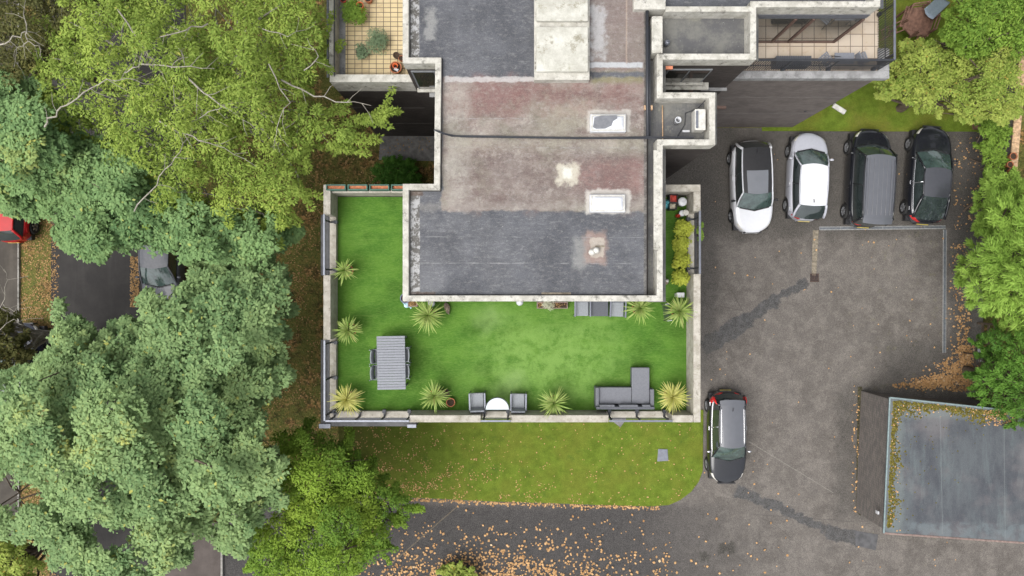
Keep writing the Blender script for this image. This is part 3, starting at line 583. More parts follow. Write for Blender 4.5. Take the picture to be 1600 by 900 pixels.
# ---------------- planters on the north terrace wall ----------------
for i,(a,b,lab) in enumerate(((509,540,'green edged terracotta trough on the terrace wall, at its outer corner'),(543,574,'green edged terracotta trough on the terrace wall, second from the outer corner'),(577,608,'green edged terracotta trough on the terrace wall, third from the outer corner'),(611,631,'short green edged terracotta trough on the terrace wall against the roof parapet'))):
    z=8.95; x0,x1=PX(a,z),PX(b,z); ya=PY(297,z); yb=PY(288,z)
    t=empty('planter_trough',((x0+x1)/2,(ya+yb)/2,8.65),0,lab,'planter','troughs along the north wall of the terrace')
    hx=(x1-x0)/2; hy=(yb-ya)/2
    m=MB()
    for q in ((-hx,hx,-hy,-hy+.04),(-hx,hx,hy-.04,hy),(-hx,-hx+.04,-hy+.04,hy-.04),(hx-.04,hx,-hy+.04,hy-.04)): m.box(*q,0,.3)
    m.build('trough','green_frame',t,bevel=.008)
    MB().box(-hx+.04,hx-.04,-hy+.04,hy-.04,.02,.2).build('filling','terracotta',t)

# ---------------- plants ----------------
def leaf_mesh(name,m,parent,V,Fq,v,c):
    me=bpy.data.meshes.new(name); V=np.asarray(V,dtype=np.float32).reshape(-1,3); nv=len(V); nf=nv//4
    me.vertices.add(nv); me.vertices.foreach_set('co',V.ravel()); me.loops.add(nv); me.loops.foreach_set('vertex_index',np.arange(nv,dtype=np.int32))
    me.polygons.add(nf); me.polygons.foreach_set('loop_start',np.arange(0,nv,4,dtype=np.int32)); me.polygons.foreach_set('loop_total',np.full(nf,4,dtype=np.int32))
    me.update(calc_edges=True)
    for nm,arr in (('v',v),('c',c)):
        a=me.attributes.new(nm,'FLOAT','FACE'); a.data.foreach_set('value',np.asarray(arr,dtype=np.float32))
    me.materials.append(MAT[m]); o=bpy.data.objects.new(name,me); COL.objects.link(o)
    if parent: o.parent=parent
    return o
def nz(a): return a/np.maximum(np.linalg.norm(a,axis=-1,keepdims=True),1e-6)
def leaves(C,rad,per,size,rs,cval,flat=.6,aspect=.5,spray=None,droop=.25,up=.5,shell=.55):
    """C: clump centres; returns quad vertices and values"""
    n=len(C); idx=np.repeat(np.arange(n),per); N=len(idx)
    d=nz(rs.normal(size=(N,3))); d[:,2]=np.where(d[:,2]<-.25,-d[:,2],d[:,2])
    rr=rad[idx]*(shell+(1-shell)*rs.rand(N)); pos=C[idx]+d*rr[:,None]*np.array([1,1,flat])
    nrm=nz(d+np.array([0,0,up])+rs.normal(size=(N,3))*.35)
    out=nz(np.stack([d[:,0],d[:,1],-droop-.3*rs.rand(N)],1)+rs.normal(size=(N,3))*.45)
    if spray is not None: out=nz(spray[idx]*1.2+rs.normal(size=(N,3))*.35)
    out=nz(out-nrm*np.sum(out*nrm,1)[:,None]); side=np.cross(nrm,out)
    s=size*(.6+.8*rs.rand(N))[:,None]; wv=s*aspect
    V=np.stack([pos,pos+out*s*.45+side*wv*.5,pos+out*s,pos+out*s*.45-side*wv*.5],1)
    return V.reshape(-1,3),rs.rand(N),cval[idx]
def inpoly(px,py,poly):
    n=len(poly); ins=np.zeros(len(px),bool); j=n-1
    for i in range(n):
        xi,yi=poly[i]; xj,yj=poly[j]; c=((yi>py)!=(yj>py))&(px<(xj-xi)*(py-yi)/(yj-yi+1e-9)+xi); ins^=c; j=i
    return ins
def pdist(px,py,poly):
    d=np.full(len(px),1e9); n=len(poly)
    for i in range(n):
        x0,y0=poly[i]; x1,y1=poly[(i+1)%n]; dx,dy=x1-x0,y1-y0; t=np.clip(((px-x0)*dx+(py-y0)*dy)/(dx*dx+dy*dy+1e-9),0,1)
        d=np.minimum(d,np.hypot(px-x0-t*dx,py-y0-t*dy))
    return d
def branch(mb,a,b,r0,r1,rs,sag=.1,n=7):
    a=np.array(a,float); b=np.array(b,float); L=np.linalg.norm(b-a); pts=[]
    off=rs.normal(size=3)*L*.05
    for i in range(n):
        t=i/(n-1); p=a+(b-a)*t+off*math.sin(math.pi*t)+np.array([0,0,math.sin(math.pi*t)*L*sag])+rs.normal(size=3)*L*.012; pts.append(p)
    mb.tube([tuple(p) for p in pts],[r0+(r1-r0)*(i/(n-1)) for i in range(n)],6,False); return pts
def tree(name,label,cat,outline,zt,depth,trunk,nc,per,size,mat,bark,seed,rc=(.35,.7),holes=(),group=None,aspect=.5,domeR=3.0,lump=.8,spray=0,nlimb=26,flat=.6,deep=.35,limbs=(),tr=.22,yellow=None,up=.5,shell=.55,clus=0,lobe=(.6,1.1),sprig=24,sprigL=.8):
    rs=np.random.RandomState(seed); outline=[tuple(p) for p in outline]; zm=zt-depth*.3
    xs=[p[0] for p in outline]; ys=[p[1] for p in outline]
    tx,ty=trunk; wx,wy=P(tx,ty,zm); T=empty(name,(wx,wy,0),0,label,cat,group)
    ppm=F/(CH-zm); cx,cy=np.mean(xs),np.mean(ys)
    # lobes: the big rounded masses of the crown, placed by dart throwing
    LX=[];lr0,lr1=lobe
    for _ in range(4000):
        x,y=rs.uniform(min(xs),max(xs)),rs.uniform(min(ys),max(ys)); r=rs.uniform(lr0,lr1)*ppm
        if not inpoly(np.array([x]),np.array([y]),outline)[0]: continue
        dd=pdist(np.array([x]),np.array([y]),outline)[0]
        if dd<r*.35: r=max(dd/.35,lr0*ppm*.5)
        if any(math.hypot(x-hx,y-hy)<hr+r*.55 for hx,hy,hr in holes): continue
        if all(math.hypot(x-q[0],y-q[1])>.62*(r+q[2]) for q in LX): LX.append((x,y,r,dd))
    CX=[];CZ=[];CL=[];CD=[];CS=[]
    A_=sum(q[2]**2 for q in LX)+1e-6
    for x,y,r,dd in LX:
        q=min(dd/ppm/domeR,1); zc=zt-depth*(1-math.sqrt(max(0,1-(1-q)**2)))*.8+rs.normal()*lump*.6-r/ppm*.3
        k=max(3,int(nc*(1-deep)*r*r/A_)); lc=rs.normal()*.27+mnoise.noise((x/ppm*.3+seed,y/ppm*.3,seed))*.5
        for _ in range(k):
            d_=nz(rs.normal(size=3)); d_[2]=abs(d_[2])*1.1-.15; rad_=r/ppm*rs.uniform(.8,1.1)
            CX.append((x+d_[0]*rad_*ppm,y+d_[1]*rad_*ppm)); CZ.append(zc+d_[2]*rad_*.8); CL.append(.5+lc+rs.normal()*.1); CD.append(dd/ppm)
            CS.append((d_[0],-d_[1],.25))
    X=rs.uniform(min(xs),max(xs),nc*4); Y=rs.uniform(min(ys),max(ys),nc*4); ok=inpoly(X,Y,outline)
    for hx,hy,hr in holes: ok&=np.hypot(X-hx,Y-hy)>hr*(.8+.4*rs.rand(len(X)))
    X=X[ok][:int(nc*deep)];Y=Y[ok][:int(nc*deep)]; d2=pdist(X,Y,outline)/ppm
    for x,y,dd in zip(X,Y,d2):
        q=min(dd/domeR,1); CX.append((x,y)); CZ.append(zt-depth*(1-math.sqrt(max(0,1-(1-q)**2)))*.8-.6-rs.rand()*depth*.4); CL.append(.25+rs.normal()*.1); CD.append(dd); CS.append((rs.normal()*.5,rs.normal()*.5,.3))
    # sprigs that reach past the rounded outline
    per_=[]; no=len(outline)
    for _ in range(sprig):
        i=rs.randint(no); t=rs.rand(); p0,p1=outline[i],outline[(i+1)%no]; x,y=p0[0]+(p1[0]-p0[0])*t,p0[1]+(p1[1]-p0[1])*t
        a_=math.atan2(y-cy,x-cx)+rs.normal()*.6; L_=rs.uniform(.3,1.0)*sprigL*ppm; zz=zt-depth*.75+rs.normal()*.2; lc=.5+rs.normal()*.2
        for k in range(6): CX.append((x+math.cos(a_)*L_*(k/5-.25),y+math.sin(a_)*L_*(k/5-.25))); CZ.append(zz+.15*math.sin(k*.6)); CL.append(lc); CD.append(-.55+.28*(1-k/5)); CS.append((math.cos(a_),-math.sin(a_),.1))
    X=np.array([p[0] for p in CX]);Y=np.array([p[1] for p in CX]); z=np.minimum(np.array(CZ),CH-14); d=np.array(CD)
    isp=np.zeros(len(X),bool); isp[len(X)-6*sprig:]=True
    ins=inpoly(X,Y,outline); pdm=pdist(X,Y,outline); keep=isp|(ins&(pdm>rc[0]*ppm*.45))
    for hx,hy,hr in holes: keep&=np.hypot(X-hx,Y-hy)>hr+rc[0]*ppm*.5
    X,Y,z,d=X[keep],Y[keep],z[keep],d[keep]; CL=list(np.array(CL)[keep]); CS=list(np.array(CS)[keep])
    z=np.maximum(z,.25); k=(CH-z)/F; C=np.stack([(X-800)*k-wx,(450-Y)*k-wy,z],1)
    rad=rs.uniform(rc[0],rc[1],len(X))*np.clip(.6+d*.5,.35,1)
    ln2=np.array([mnoise.noise((x/ppm*1.6+seed,y/ppm*1.6,seed*2.)) for x,y in zip(X,Y)])
    cval=np.clip(np.array(CL)+ln2*.45,0,1)
    if yellow:
        for yx,yy,yr in yellow: cval=cval+np.exp(-((X-yx)**2+(Y-yy)**2)/(yr*yr))*np.where(cval>.35,.6,.2)
    sp=None
    if spray:
        sp=nz(np.array(CS)*np.array([1.,1.,1.])+nz(np.stack([C[:,0],C[:,1],np.full(len(X),spray*1.0)],1))*.9)
        sp=nz(sp+rs.normal(size=sp.shape)*.25)
    if clus:   # each clump splits into small rosettes of leaves
        m=clus; Ci=np.repeat(np.arange(len(C)),m); dd=nz(rs.normal(size=(len(Ci),3))); dd[:,2]=np.abs(dd[:,2])*.8-.15
        C2=C[Ci]+dd*rad[Ci][:,None]*np.array([1,1,flat])*(.65+.35*rs.rand(len(Ci)))[:,None]; r2=np.full(len(Ci),size*1.05)*rs.uniform(.8,1.3,len(Ci))
        V,v,c=leaves(C2,r2,per,size,rs,np.maximum(cval[Ci]+rs.normal(size=len(Ci))*.1,0),.45,aspect,None if sp is None else sp[Ci],.1,1.1,.15)
    else: V,v,c=leaves(C,rad,per,size,rs,cval,flat,aspect,sp,.25,up,shell)
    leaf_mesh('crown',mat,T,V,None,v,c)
    tb=MB(); base=np.array([0,0,0.]); top=np.array([rs.normal()*.3,rs.normal()*.3,zt-depth*.75-1])
    branch(tb,base,top,tr,tr*.6,rs,0,8)
    order=rs.permutation(len(C))[:nlimb]; hub=[top*(1,1,f) for f in (.6,.75,.9,1.)]
    for j,i in enumerate(order):
        h=hub[j%4].copy(); e=C[i].copy(); e[2]-=.15
        pts=branch(tb,h,e,tr*.38,.02,rs,.05,8)
        for q_ in range(2):
            pp=pts[rs.randint(3,7)]; i2=np.argmin(np.sum((C-(pp+rs.normal(size=3)*1.2))**2,1)); branch(tb,pp,C[i2],.03,.01,rs,.05,5)
    tb.build('trunk',bark,T,smooth=True)
    if limbs:
        lb=MB()
        for path,r0 in limbs:
            pts=[]
            for a,b,zz in path: x,y=P(a,b,zz); pts.append((x-wx,y-wy,zz))
            # smooth and jitter
            fine=[]
            for i in range(len(pts)-1):
                for t in (0,.33,.66): fine.append(tuple(pts[i][k]+(pts[i+1][k]-pts[i][k])*t+(rs.normal()*.035 if (i or t) else 0) for k in range(3)))
            fine.append(pts[-1]); n=len(fine); lb.tube(fine,[r0*.72*(1-.75*i/(n-1)) for i in range(n)],6,False)
            for i in range(2,n-1,2):
                a=np.array(fine[i]); dirv=np.array(fine[i])-np.array(fine[i-1]); dirv/=np.linalg.norm(dirv)+1e-6
                perp=np.cross(dirv,[0,0,1])*rs.choice([-1,1]); branch(lb,a,a+(dirv*.8+perp)*rs.uniform(.3,.7)+np.array([0,0,-.15]),r0*.25,.005,rs,.05,5)
        lb.build('bare_limbs','bark_pale' ,T,smooth=True)
    return T
Z=10.
# left hand trees
tree('tree','tall tree with grey leafless limbs showing through lime green foliage beside the balcony','tree',
 [(90,-60),(500,-60),(508,60),(512,110),(470,140),(500,165),(520,175),(565,190),(600,168),(608,172),(560,205),(548,232),(505,228),(470,240),(450,262),(472,290),(450,330),(455,352),(430,365),(400,330),(350,365),(330,330),(300,320),(260,330),(215,325),(240,270),(200,250),(170,255),(150,215),(70,200),(65,150),(50,120),(90,60)],
 11.0,3.4,(250,110),2100,40,.125,'leaf_lime','bark_pale',3,lobe=(.35,.75),sprig=70,sprigL=1.2,rc=(.16,.36),holes=[(228,105,15),(145,125,7),(290,20,14),(340,25,14),(100,20,10),(330,290,12),(180,60,12)],domeR=3.6,lump=1.1,aspect=.36,nlimb=44,deep=.28,flat=.45,
 limbs=[([(325,37,11.2),(290,47,11.6),(255,56,11.8),(235,68,11.6),(222,95,11)],.035),([(184,15,11),(200,40,11.5),(225,75,11.9),(243,98,11.6)],.04),([(70,198,10.6),(85,180,11),(105,162,11.4),(130,145,11.7),(170,125,11.9),(200,123,11.9),(240,132,11.5)],.045),
  ([(195,113,11.3),(215,104,11.5),(232,83,11.7)],.03),([(220,100,11.2),(260,104,11.8),(300,106,11.9),(335,107,11.6)],.045),([(290,112,11.5),(285,88,11.7),(270,62,11.4)],.03),([(290,118,11.6),(320,145,11.9),(345,165,11.9),(370,180,11.7),(400,203,11.3)],.045),
  ([(300,190,11.2),(330,175,11.6),(350,165,11.8),(372,168,11.6)],.028),([(248,188,11.2),(280,205,11.7),(310,218,11.8),(350,232,11.6),(400,260,11)],.04),([(210,330,10.2),(235,300,10.8),(260,265,11.3),(282,238,11.6),(300,200,11.4)],.035),
  ([(440,125,10.5),(490,148,10.8),(540,160,11),(580,165,10.9)],.045),([(420,100,11.3),(450,160,11.5),(432,195,11.3),(428,235,11)],.03),([(475,110,11),(500,90,11.3),(480,60,11.2)],.03),([(270,120,11.3),(272,165,11.5),(278,175,11.4)],.022),([(410,45,11.3),(450,55,11.6),(490,40,11.3)],.025)])
tree('tree','sparse brown green tree with thin pale twigs in the far upper corner','tree',
 [(-90,-80),(120,-80),(230,-50),(200,30),(130,40),(100,100),(60,130),(40,190),(-80,130)],9.5,2.6,(50,50),1150,34,.10,'leaf_olive','bark_pale',5,lobe=(.3,.7),rc=(.15,.35),holes=[(50,108,8)],domeR=3,aspect=.5,lump=.6,deep=.5,
 limbs=[([(0,70,9.6),(20,58,10),(42,50,10.2),(62,49,9.9)],.04),([(42,50,10.2),(38,20,10),(40,0,9.8)],.03),([(42,50,10.2),(45,65,10.1),(28,75,10),(22,105,9.5)],.03),([(44,64,10.1),(60,72,10),(68,95,9.6)],.025)])
tree('tree','broad blue green maple with palmate leaves shading the road below the lime tree','tree',
 [(-80,110),(60,120),(110,200),(200,240),(280,300),(330,330),(400,330),(455,345),(460,372),(420,395),(410,430),(360,420),(300,400),(275,410),(235,405),(210,385),(170,375),(155,405),(130,395),(95,375),(85,345),(25,330),(-10,310),(-80,260)],
 9.6,3.2,(110,290),1500,11,.135,'leaf_blue','bark_brown',11,lobe=(.5,1.0),sprig=50,sprigL=.28,rc=(.22,.4),domeR=2.6,lump=1.1,aspect=.6,clus=6,holes=[(172,330,6),(255,412,20),(230,400,14)],yellow=[(30,240,40)],deep=.25)
tree('tree','huge sea green maple filling the lower part of the view above the road','tree',
 [(78,486),(92,478),(108,486),(115,504),(140,520),(160,535),(178,525),(182,508),(210,500),(200,480),(225,470),(235,455),(260,450),(300,430),(330,415),(350,408),(375,425),(405,415),(435,425),(450,455),(450,500),(440,540),(450,580),(445,610),(405,630),(420,665),(415,700),(440,730),(438,790),(405,800),(395,840),(370,862),(350,850),(330,835),(290,830),(290,870),(250,890),(230,925),(120,930),(120,890),(90,880),(75,860),(50,840),(-10,830),(-30,800),(-10,720),(-40,660),(-40,600),(10,590),(50,578),(78,560),(92,532)],
 10.4,3.6,(220,650),2500,11,.135,'leaf_sea','bark_brown',17,lobe=(.5,1.15),sprig=80,sprigL=.28,rc=(.22,.42),domeR=3.0,lump=1.3,aspect=.6,clus=6,holes=[(168,758,13),(152,822,15),(170,845,16),(15,770,24),(40,765,20),(62,790,10),(195,845,12),(225,880,10),(250,440,22),(285,430,14),(48,528,20),(205,480,16)],yellow=[(20,665,26),(75,640,30),(170,695,34),(110,715,30)],deep=.3)
tree('tree','round broadleaf tree, dark green turning lime, at the left end of the front lawn','tree',
 [(425,680),(470,665),(510,680),(545,690),(560,715),(590,735),(612,770),(640,790),(645,800),(620,815),(605,800),(610,840),(590,870),(560,895),(500,930),(440,930),(400,910),(385,870),(395,830),(430,800),(420,740)],
 7.2,2.8,(500,790),1500,40,.10,'leaf_mid','bark_brown',23,lobe=(.4,.8),sprig=40,sprigL=.7,rc=(.16,.36),domeR=2.2,lump=.9,aspect=.5,yellow=[(470,850,70),(560,800,40),(440,800,50)],deep=.35,holes=[(490,835,5)])
tree('tree','olive green tree with thin pale twigs at the left edge beside the dark blue car','tree',
 [(-80,470),(0,478),(12,500),(18,530),(28,548),(34,562),(25,580),(0,600),(-80,620)],7.5,2.2,(-10,540),330,46,.12,'leaf_olive','bark_pale',29,lobe=(.3,.6),sprig=16,rc=(.15,.35),domeR=2,lump=.5,
 limbs=[([(-10,495,7.5),(5,470,7.9),(12,440,8),(6,420,8)],.025),([(5,475,7.9),(22,485,8),(26,478,8)],.02),([(-5,520,7.7),(20,500,8),(38,508,8)],.02)])
tree('tree','small vivid lime green tree in the bottom left corner','tree',
 [(-60,830),(0,838),(30,855),(55,880),(45,940),(-60,950)],6.0,1.8,(-5,890),260,50,.13,'leaf_gold','bark_brown',31,lobe=(.3,.6),sprig=16,rc=(.15,.35),domeR=1.6,lump=.5)
# right hand trees
tree('tree','bright mid green tree in the upper right corner behind the play tower','tree',
 [(1500,-40),(1480,30),(1478,55),(1500,75),(1530,88),(1560,80),(1600,90),(1700,60),(1700,-60)],5.5,2.2,(1570,20),760,40,.11,'leaf_bright','bark_brown',37,lobe=(.4,.8),sprig=40,sprigL=.35,rc=(.16,.36),domeR=1.8,lump=.6)
tree('tree','yellow green shrub like tree with orange tipped leaves on the lawn by the parked cars','tree',
 [(1365,130),(1385,115),(1405,95),(1415,60),(1425,70),(1450,68),(1480,75),(1505,90),(1540,85),(1565,65),(1590,80),(1600,130),(1590,170),(1565,190),(1530,180),(1505,185),(1480,165),(1462,178),(1440,170),(1400,150),(1375,150)],
 4.6,1.8,(1490,130),950,34,.095,'leaf_gold','bark_brown',41,lobe=(.25,.55),sprig=60,sprigL=.4,rc=(.13,.3),domeR=1.6,lump=.8,holes=[(1470,160,8),(1400,120,4)],deep=.3)
tree('shrub','loose green shrub growing between the parked black cars and the terracotta pots','shrub',
 [(1525,185),(1560,180),(1580,200),(1572,240),(1560,290),(1545,290),(1535,240)],2.2,1.2,(1555,235),300,34,.095,'leaf_bright','bark_brown',43,lobe=(.25,.5),sprig=20,sprigL=.5,rc=(.12,.25),domeR=.8,lump=.3,nlimb=3,tr=.05)
tree('conifer','large feathery bright green conifer overhanging the right edge of the car park','conifer',
 [(1556,300),(1600,290),(1720,300),(1720,530),(1600,522),(1575,505),(1550,495),(1522,476),(1506,450),(1502,420),(1513,392),(1530,372),(1538,330)],
 6.2,4.0,(1620,415),1500,34,.22,'leaf_conifer','bark_brown',47,lobe=(.3,.6),sprig=40,sprigL=.25,rc=(.14,.28),domeR=3.8,lump=.5,aspect=.16,spray=.35,deep=.2,up=.3)
tree('conifer','dark green bushy conifer beside the garage roof','conifer',
 [(1520,520),(1560,512),(1620,520),(1720,520),(1720,690),(1620,672),(1590,665),(1560,650),(1530,630),(1522,590),(1535,560)],
 4.6,2.6,(1600,595),900,38,.13,'leaf_dark','bark_brown',53,lobe=(.3,.6),sprig=30,sprigL=.5,rc=(.14,.3),domeR=2.0,lump=.5,aspect=.3,spray=.5,deep=.3)
tree('shrub','feathery bright green shrub under the conifer at the end of the black cars','shrub',
 [(1528,300),(1560,265),(1600,280),(1600,340),(1560,370),(1525,360)],3.2,1.5,(1570,320),260,40,.14,'leaf_conifer','bark_brown',59,lobe=(.25,.5),sprig=20,sprigL=.4,rc=(.14,.28),domeR=1,lump=.3,aspect=.25,nlimb=12,tr=.07)
tree('shrub','dark fern like shrub on the leaf litter beside the terrace troughs','shrub',
 [(588,268),(600,256),(620,250),(640,256),(652,272),(648,290),(600,292)],1.4,.9,(620,275),200,30,.12,'leaf_fern','bark_brown',61,lobe=(.2,.35),sprig=26,sprigL=.4,rc=(.1,.2),domeR=.7,lump=.2,aspect=.25,nlimb=10,tr=.04)
tree('shrub','low green shrub at the drive edge in the bottom leaf drift','shrub',
 [(690,888),(705,882),(730,888),(745,900),(740,925),(690,925)],.9,.5,(715,905),90,36,.11,'leaf_gold','bark_brown',67,lobe=(.15,.3),sprig=8,sprigL=.3,rc=(.1,.2),domeR=.5,lump=.15,nlimb=8,tr=.03)
tree('shrub','tiny weedy plant growing on the outside of the east terrace wall','shrub',[(1091,355),(1097,352),(1098,375),(1092,375)],7.9,.3,(1094,366),26,20,.08,'leaf_bright','bark_brown',69,lobe=(.05,.1),sprig=2,sprigL=.1,rc=(.05,.1),domeR=.2,lump=.05,nlimb=3,tr=.01)

def pot(t,r,h,m='terracotta',z=0):
    MB().lathe([(r*.72,0),(r,h*.85),(r*1.08,h*.86),(r*1.08,h),(r*.92,h),(r*.88,h*.8)],(0,0,z),24).build('pot',m,t,smooth=False)
    MB().lathe([(r*.9,h*.82),(0.001,h*.84)],(0,0,z),24,capb=False).build('soil','soil',t)
def spiky(px,py,rp,lab,mat,seed,n=110,stem=.25,pm='terracotta',asym=(0,0)):
    z0=TF; zt=z0+.42+stem; x,y=P(px,py,zt+.2); rs=np.random.RandomState(seed); rr=rp/44.5
    t=empty('spiky_plant',(x,y,z0),rs.uniform(0,6),lab,'potted plant','spiky rosette plants in pots around the terrace'); pot(t,.2,.34,pm)
    MB().tube([(0,0,.28),(0.01,.01,.42+stem)],[.05,.035],8).build('stem','bark_brown',t)
    V=[];v=[];c=[]
    for i in range(n):
        a=i*2.399+rs.normal()*.15; el=math.pi/2*(1-((i+.5)/n)**.75)*.98; L=rr*rs.uniform(.55,1.2)*(1/(max(.55,math.cos(el*.55)))); L*=1+ (asym[0]*math.cos(a)+asym[1]*math.sin(a))
        d=np.array([math.cos(a)*math.cos(el),math.sin(a)*math.cos(el),math.sin(el)]); p=np.array([0,0,.42+stem])+d*.03; sd_=np.array([-math.sin(a),math.cos(a),0]); K=6; prev=None; cv=rs.rand(); vv=rs.rand()
        for k in range(K+1):
            wd=.015*math.sin(math.pi*(k/K*.86+.12))+.002; cur=(p+sd_*wd+np.array([0,0,.004]),p-sd_*wd+np.array([0,0,.004]))
            if prev is not None: V+=[prev[0],prev[1],cur[1],cur[0]]; v.append(vv); c.append(cv)
            prev=cur; p=p+d*(L/K); d=d+np.array([0,0,-.10-.16*rs.rand()])+rs.normal(size=3)*.03; d/=np.linalg.norm(d)
    leaf_mesh('leaves',mat,t,V,None,v,c); return t
spiky(537,422,21,'small sparse spiky plant on the west side, nearest the troughs','blade_green',1,70)
spiky(543,516,21,'round spiky green plant on the west side beside the middle wall block','blade_green',2,130)
spiky(541,625,26,'bushy pale yellow spiky plant in the south west corner','blade_yellow',3,130)
spiky(668,493,28,'wide spiky green plant just south of the roof corner beside the white ball','blade_green',4,110)
spiky(678,620,23,'spiky green plant with brown base leaves beside a round terracotta pot','blade_green',5,110)
spiky(866,631,25,'spiky green plant in front of the middle of the south wall','blade_green',6,120)
spiky(1052,621,24,'bushy golden yellow spiky plant in the south east corner','blade_yellow',7,140)
spiky(1001,482,24,'spiky plant beside the grey armchairs under the roof edge','blade_green',8,100)
spiky(1063,486,24,'spiky pale green plant against the east parapet by the white lantern','blade_green',9,120)
def bush(name,px,py,z,r,h,n,per,size,mat,lab,cat,seed,group=None,potm=None,pr=.16,aspect=.5):
    rs=np.random.RandomState(seed); x,y=P(px,py,z+h); t=empty(name,(x,y,z),0,lab,cat,group)
    if potm: pot(t,pr,.3,potm)
    C=nz(rs.normal(size=(n,3))); C[:,2]=np.abs(C[:,2]); C=C*np.array([r,r,h*.5])*rs.uniform(.3,.9,n)[:,None]; C[:,2]+=h*.5
    V,v,c=leaves(C,np.full(n,r*.35),per,size,rs,rs.rand(n),.8,aspect); leaf_mesh('foliage',mat,t,V,None,v,c)
    st=MB()
    for i in range(6): st.tube([(0,0,.1),tuple(C[i])],[.012,.005],5)
    st.build('stems','bark_brown',t); return t
for i,(y_,x_,w_) in enumerate(((355,1072,'nearest the storage crates'),(380,1069,'second from the storage crates'),(406,1068,'third from the storage crates'),(433,1067,'farthest from the storage crates'))):
    bush('golden_shrub',x_,y_,TF,.31,.95,44,44,.075,'leaf_yellow','bright yellow green shrub in the row by the east rail, '+w_,'shrub',80+i,'golden shrubs in a row by the east rail','dark_metal',.18,.55)
    
bush('potted_herb',552,16,TF,.5,.6,50,44,.08,'leaf_bright','bright green leafy plant on the cream tiled balcony at the frame edge','potted plant',91,None,'terracotta')
bush('potted_sage',587,60,TF,.46,.6,44,60,.08,'leaf_sage','grey green feathery shrub on the cream tiles','potted plant',92,None,'terracotta',.15,.2)
bush('potted_sage',563,78,TF,.28,.5,20,30,.08,'leaf_sage','small twiggy plant in a brown pot beside the grey green shrub','potted plant',93,None,'rust_iron',.2,.4)
bush('pale_plant',857,476,TF,.2,.42,12,50,.09,'leaf_pale','small cream grassy plant in the brown trough under the roof edge','plant',94,None,None,.1,.12)

# ---------------- terrace furniture ----------------
def slatted_table():
    z=TF+.75; cx,cy=P(611,567,z); t=empty('dining_table',(cx,cy,TF),R(1),'long grey slatted dining table with chairs tucked under it','table'); w_,l_=1.0,1.9
    m=MB(); n=20
    for i in range(n):
        y=-l_/2+l_*(i+.5)/n; m.box(-w_/2,w_/2,y-.043,y+.043,.70,.735)
    m.build('tabletop','table_slat',t,bevel=.005)
    MB().box(-w_/2+.05,w_/2-.05,-l_/2+.05,-l_/2+.1,.62,.70).box(-w_/2+.05,w_/2-.05,l_/2-.1,l_/2-.05,.62,.70).box(-w_/2+.05,-w_/2+.1,-l_/2+.1,l_/2-.1,.62,.698).box(w_/2-.1,w_/2-.05,-l_/2+.1,l_/2-.1,.62,.698).build('apron','dark_metal',t)
    for a in (-1,1):
        for b in (-1,1): MB().box(a*(w_/2-.07)-.03,a*(w_/2-.07)+.03,b*(l_/2-.08)-.03,b*(l_/2-.08)+.03,0,.62).build('leg','table_slat',t)
slatted_table()
def chair_proto():
    t=empty('dining_chair',(0,0,0),0,'x','chair','dining chairs tucked under the slatted table')
    MB().box(-.24,.24,-.24,.24,.42,.46).build('seat','light_cushion',t,bevel=.01)
    m=MB(); m.grid([[(-.24+.48*j/6,-.25-.03*(1-((j-3)/3)**2)-.05*(i/3),.46+.42*i/3) for j in range(7)] for i in range(4)]); b=m.build('backrest','light_cushion',t,smooth=True); s=b.modifiers.new('thick','SOLIDIFY'); s.thickness=.03
    for a in (-1,1):
        MB().tube([(a*.25,-.27,0),(a*.25,-.27,.5),(a*.25,-.34,.9)],.015,8).build('rear_leg','rail_metal',t); MB().tube([(a*.25,.22,0),(a*.25,.22,.64),(a*.25,-.30,.66)],.015,8).build('front_leg','rail_metal',t)
    return t
cp=chair_proto()
for i,(a,b,rz,l) in enumerate(((591,557,-90,'grey dining chair on the west side of the table, northern one'),(591,582,-90,'grey dining chair on the west side of the table, southern one'),(631,554,90,'grey dining chair on the east side of the table, northern one'),(631,580,90,'grey dining chair on the east side of the table, southern one'))):
    o=cp if i==0 else copy_tree(cp); x,y=P(a,b,TF+.6); place(o,(x+(.09 if rz<0 else -.09),y,TF),R(rz),l)
def armchair():
    t=empty('armchair',(0,0,0),0,'x','armchair','grey garden armchairs on the turf')
    MB().box(-.22,.22,-.22,.29,.30,.44).build('seat_cushion','light_cushion',t,bevel=.03,seg=3)
    MB().obox((0,-.27,.58),(.5,.07,.46),Matrix.Rotation(R(8),3,'X')).build('backrest','table_slat',t,bevel=.02)
    for a in (-1,1):
        m=MB().box(a*.27-.03,a*.27+.03,-.30,.31,.58,.615).box(a*.27-.02,a*.27+.02,.27,.305,0,.58).box(a*.27-.02,a*.27+.02,-.30,-.265,0,.58); m.build('arm','rail_metal',t,bevel=.01)
    MB().box(-.25,.25,-.26,.28,.25,.30).build('frame','rail_metal',t); return t
ap=armchair()
for i,(a,b,rz,l) in enumerate(((746,627,2,'grey armchair west of the half round glass table'),(810,628,-1,'grey armchair east of the half round glass table'),(910,481,180,'grey armchair west of the square dark table under the roof edge'),(965,482,178,'grey armchair east of the square dark table under the roof edge'))):
    o=ap if i==0 else copy_tree(ap); x,y=P(a,b,TF+.45); place(o,(x,y,TF),R(rz),l)
x,y=P(937,481,TF+.5); t=empty('side_table',(x,y,TF),0,'square dark table between two armchairs under the roof edge','table')
MB().box(-.31,.31,-.30,.30,.42,.47).build('tabletop','dark_wicker',t,bevel=.01)
for a in (-1,1):
    for b in (-1,1): MB().box(a*.27-.03,a*.27+.03,b*.26-.03,b*.26+.03,0,.42).build('leg','dark_wicker',t)
x,y=P(777,640.5,TF+.7); t=empty('half_round_table',(x,y,TF),0,'half round white glass table between two armchairs against the south rail','table')
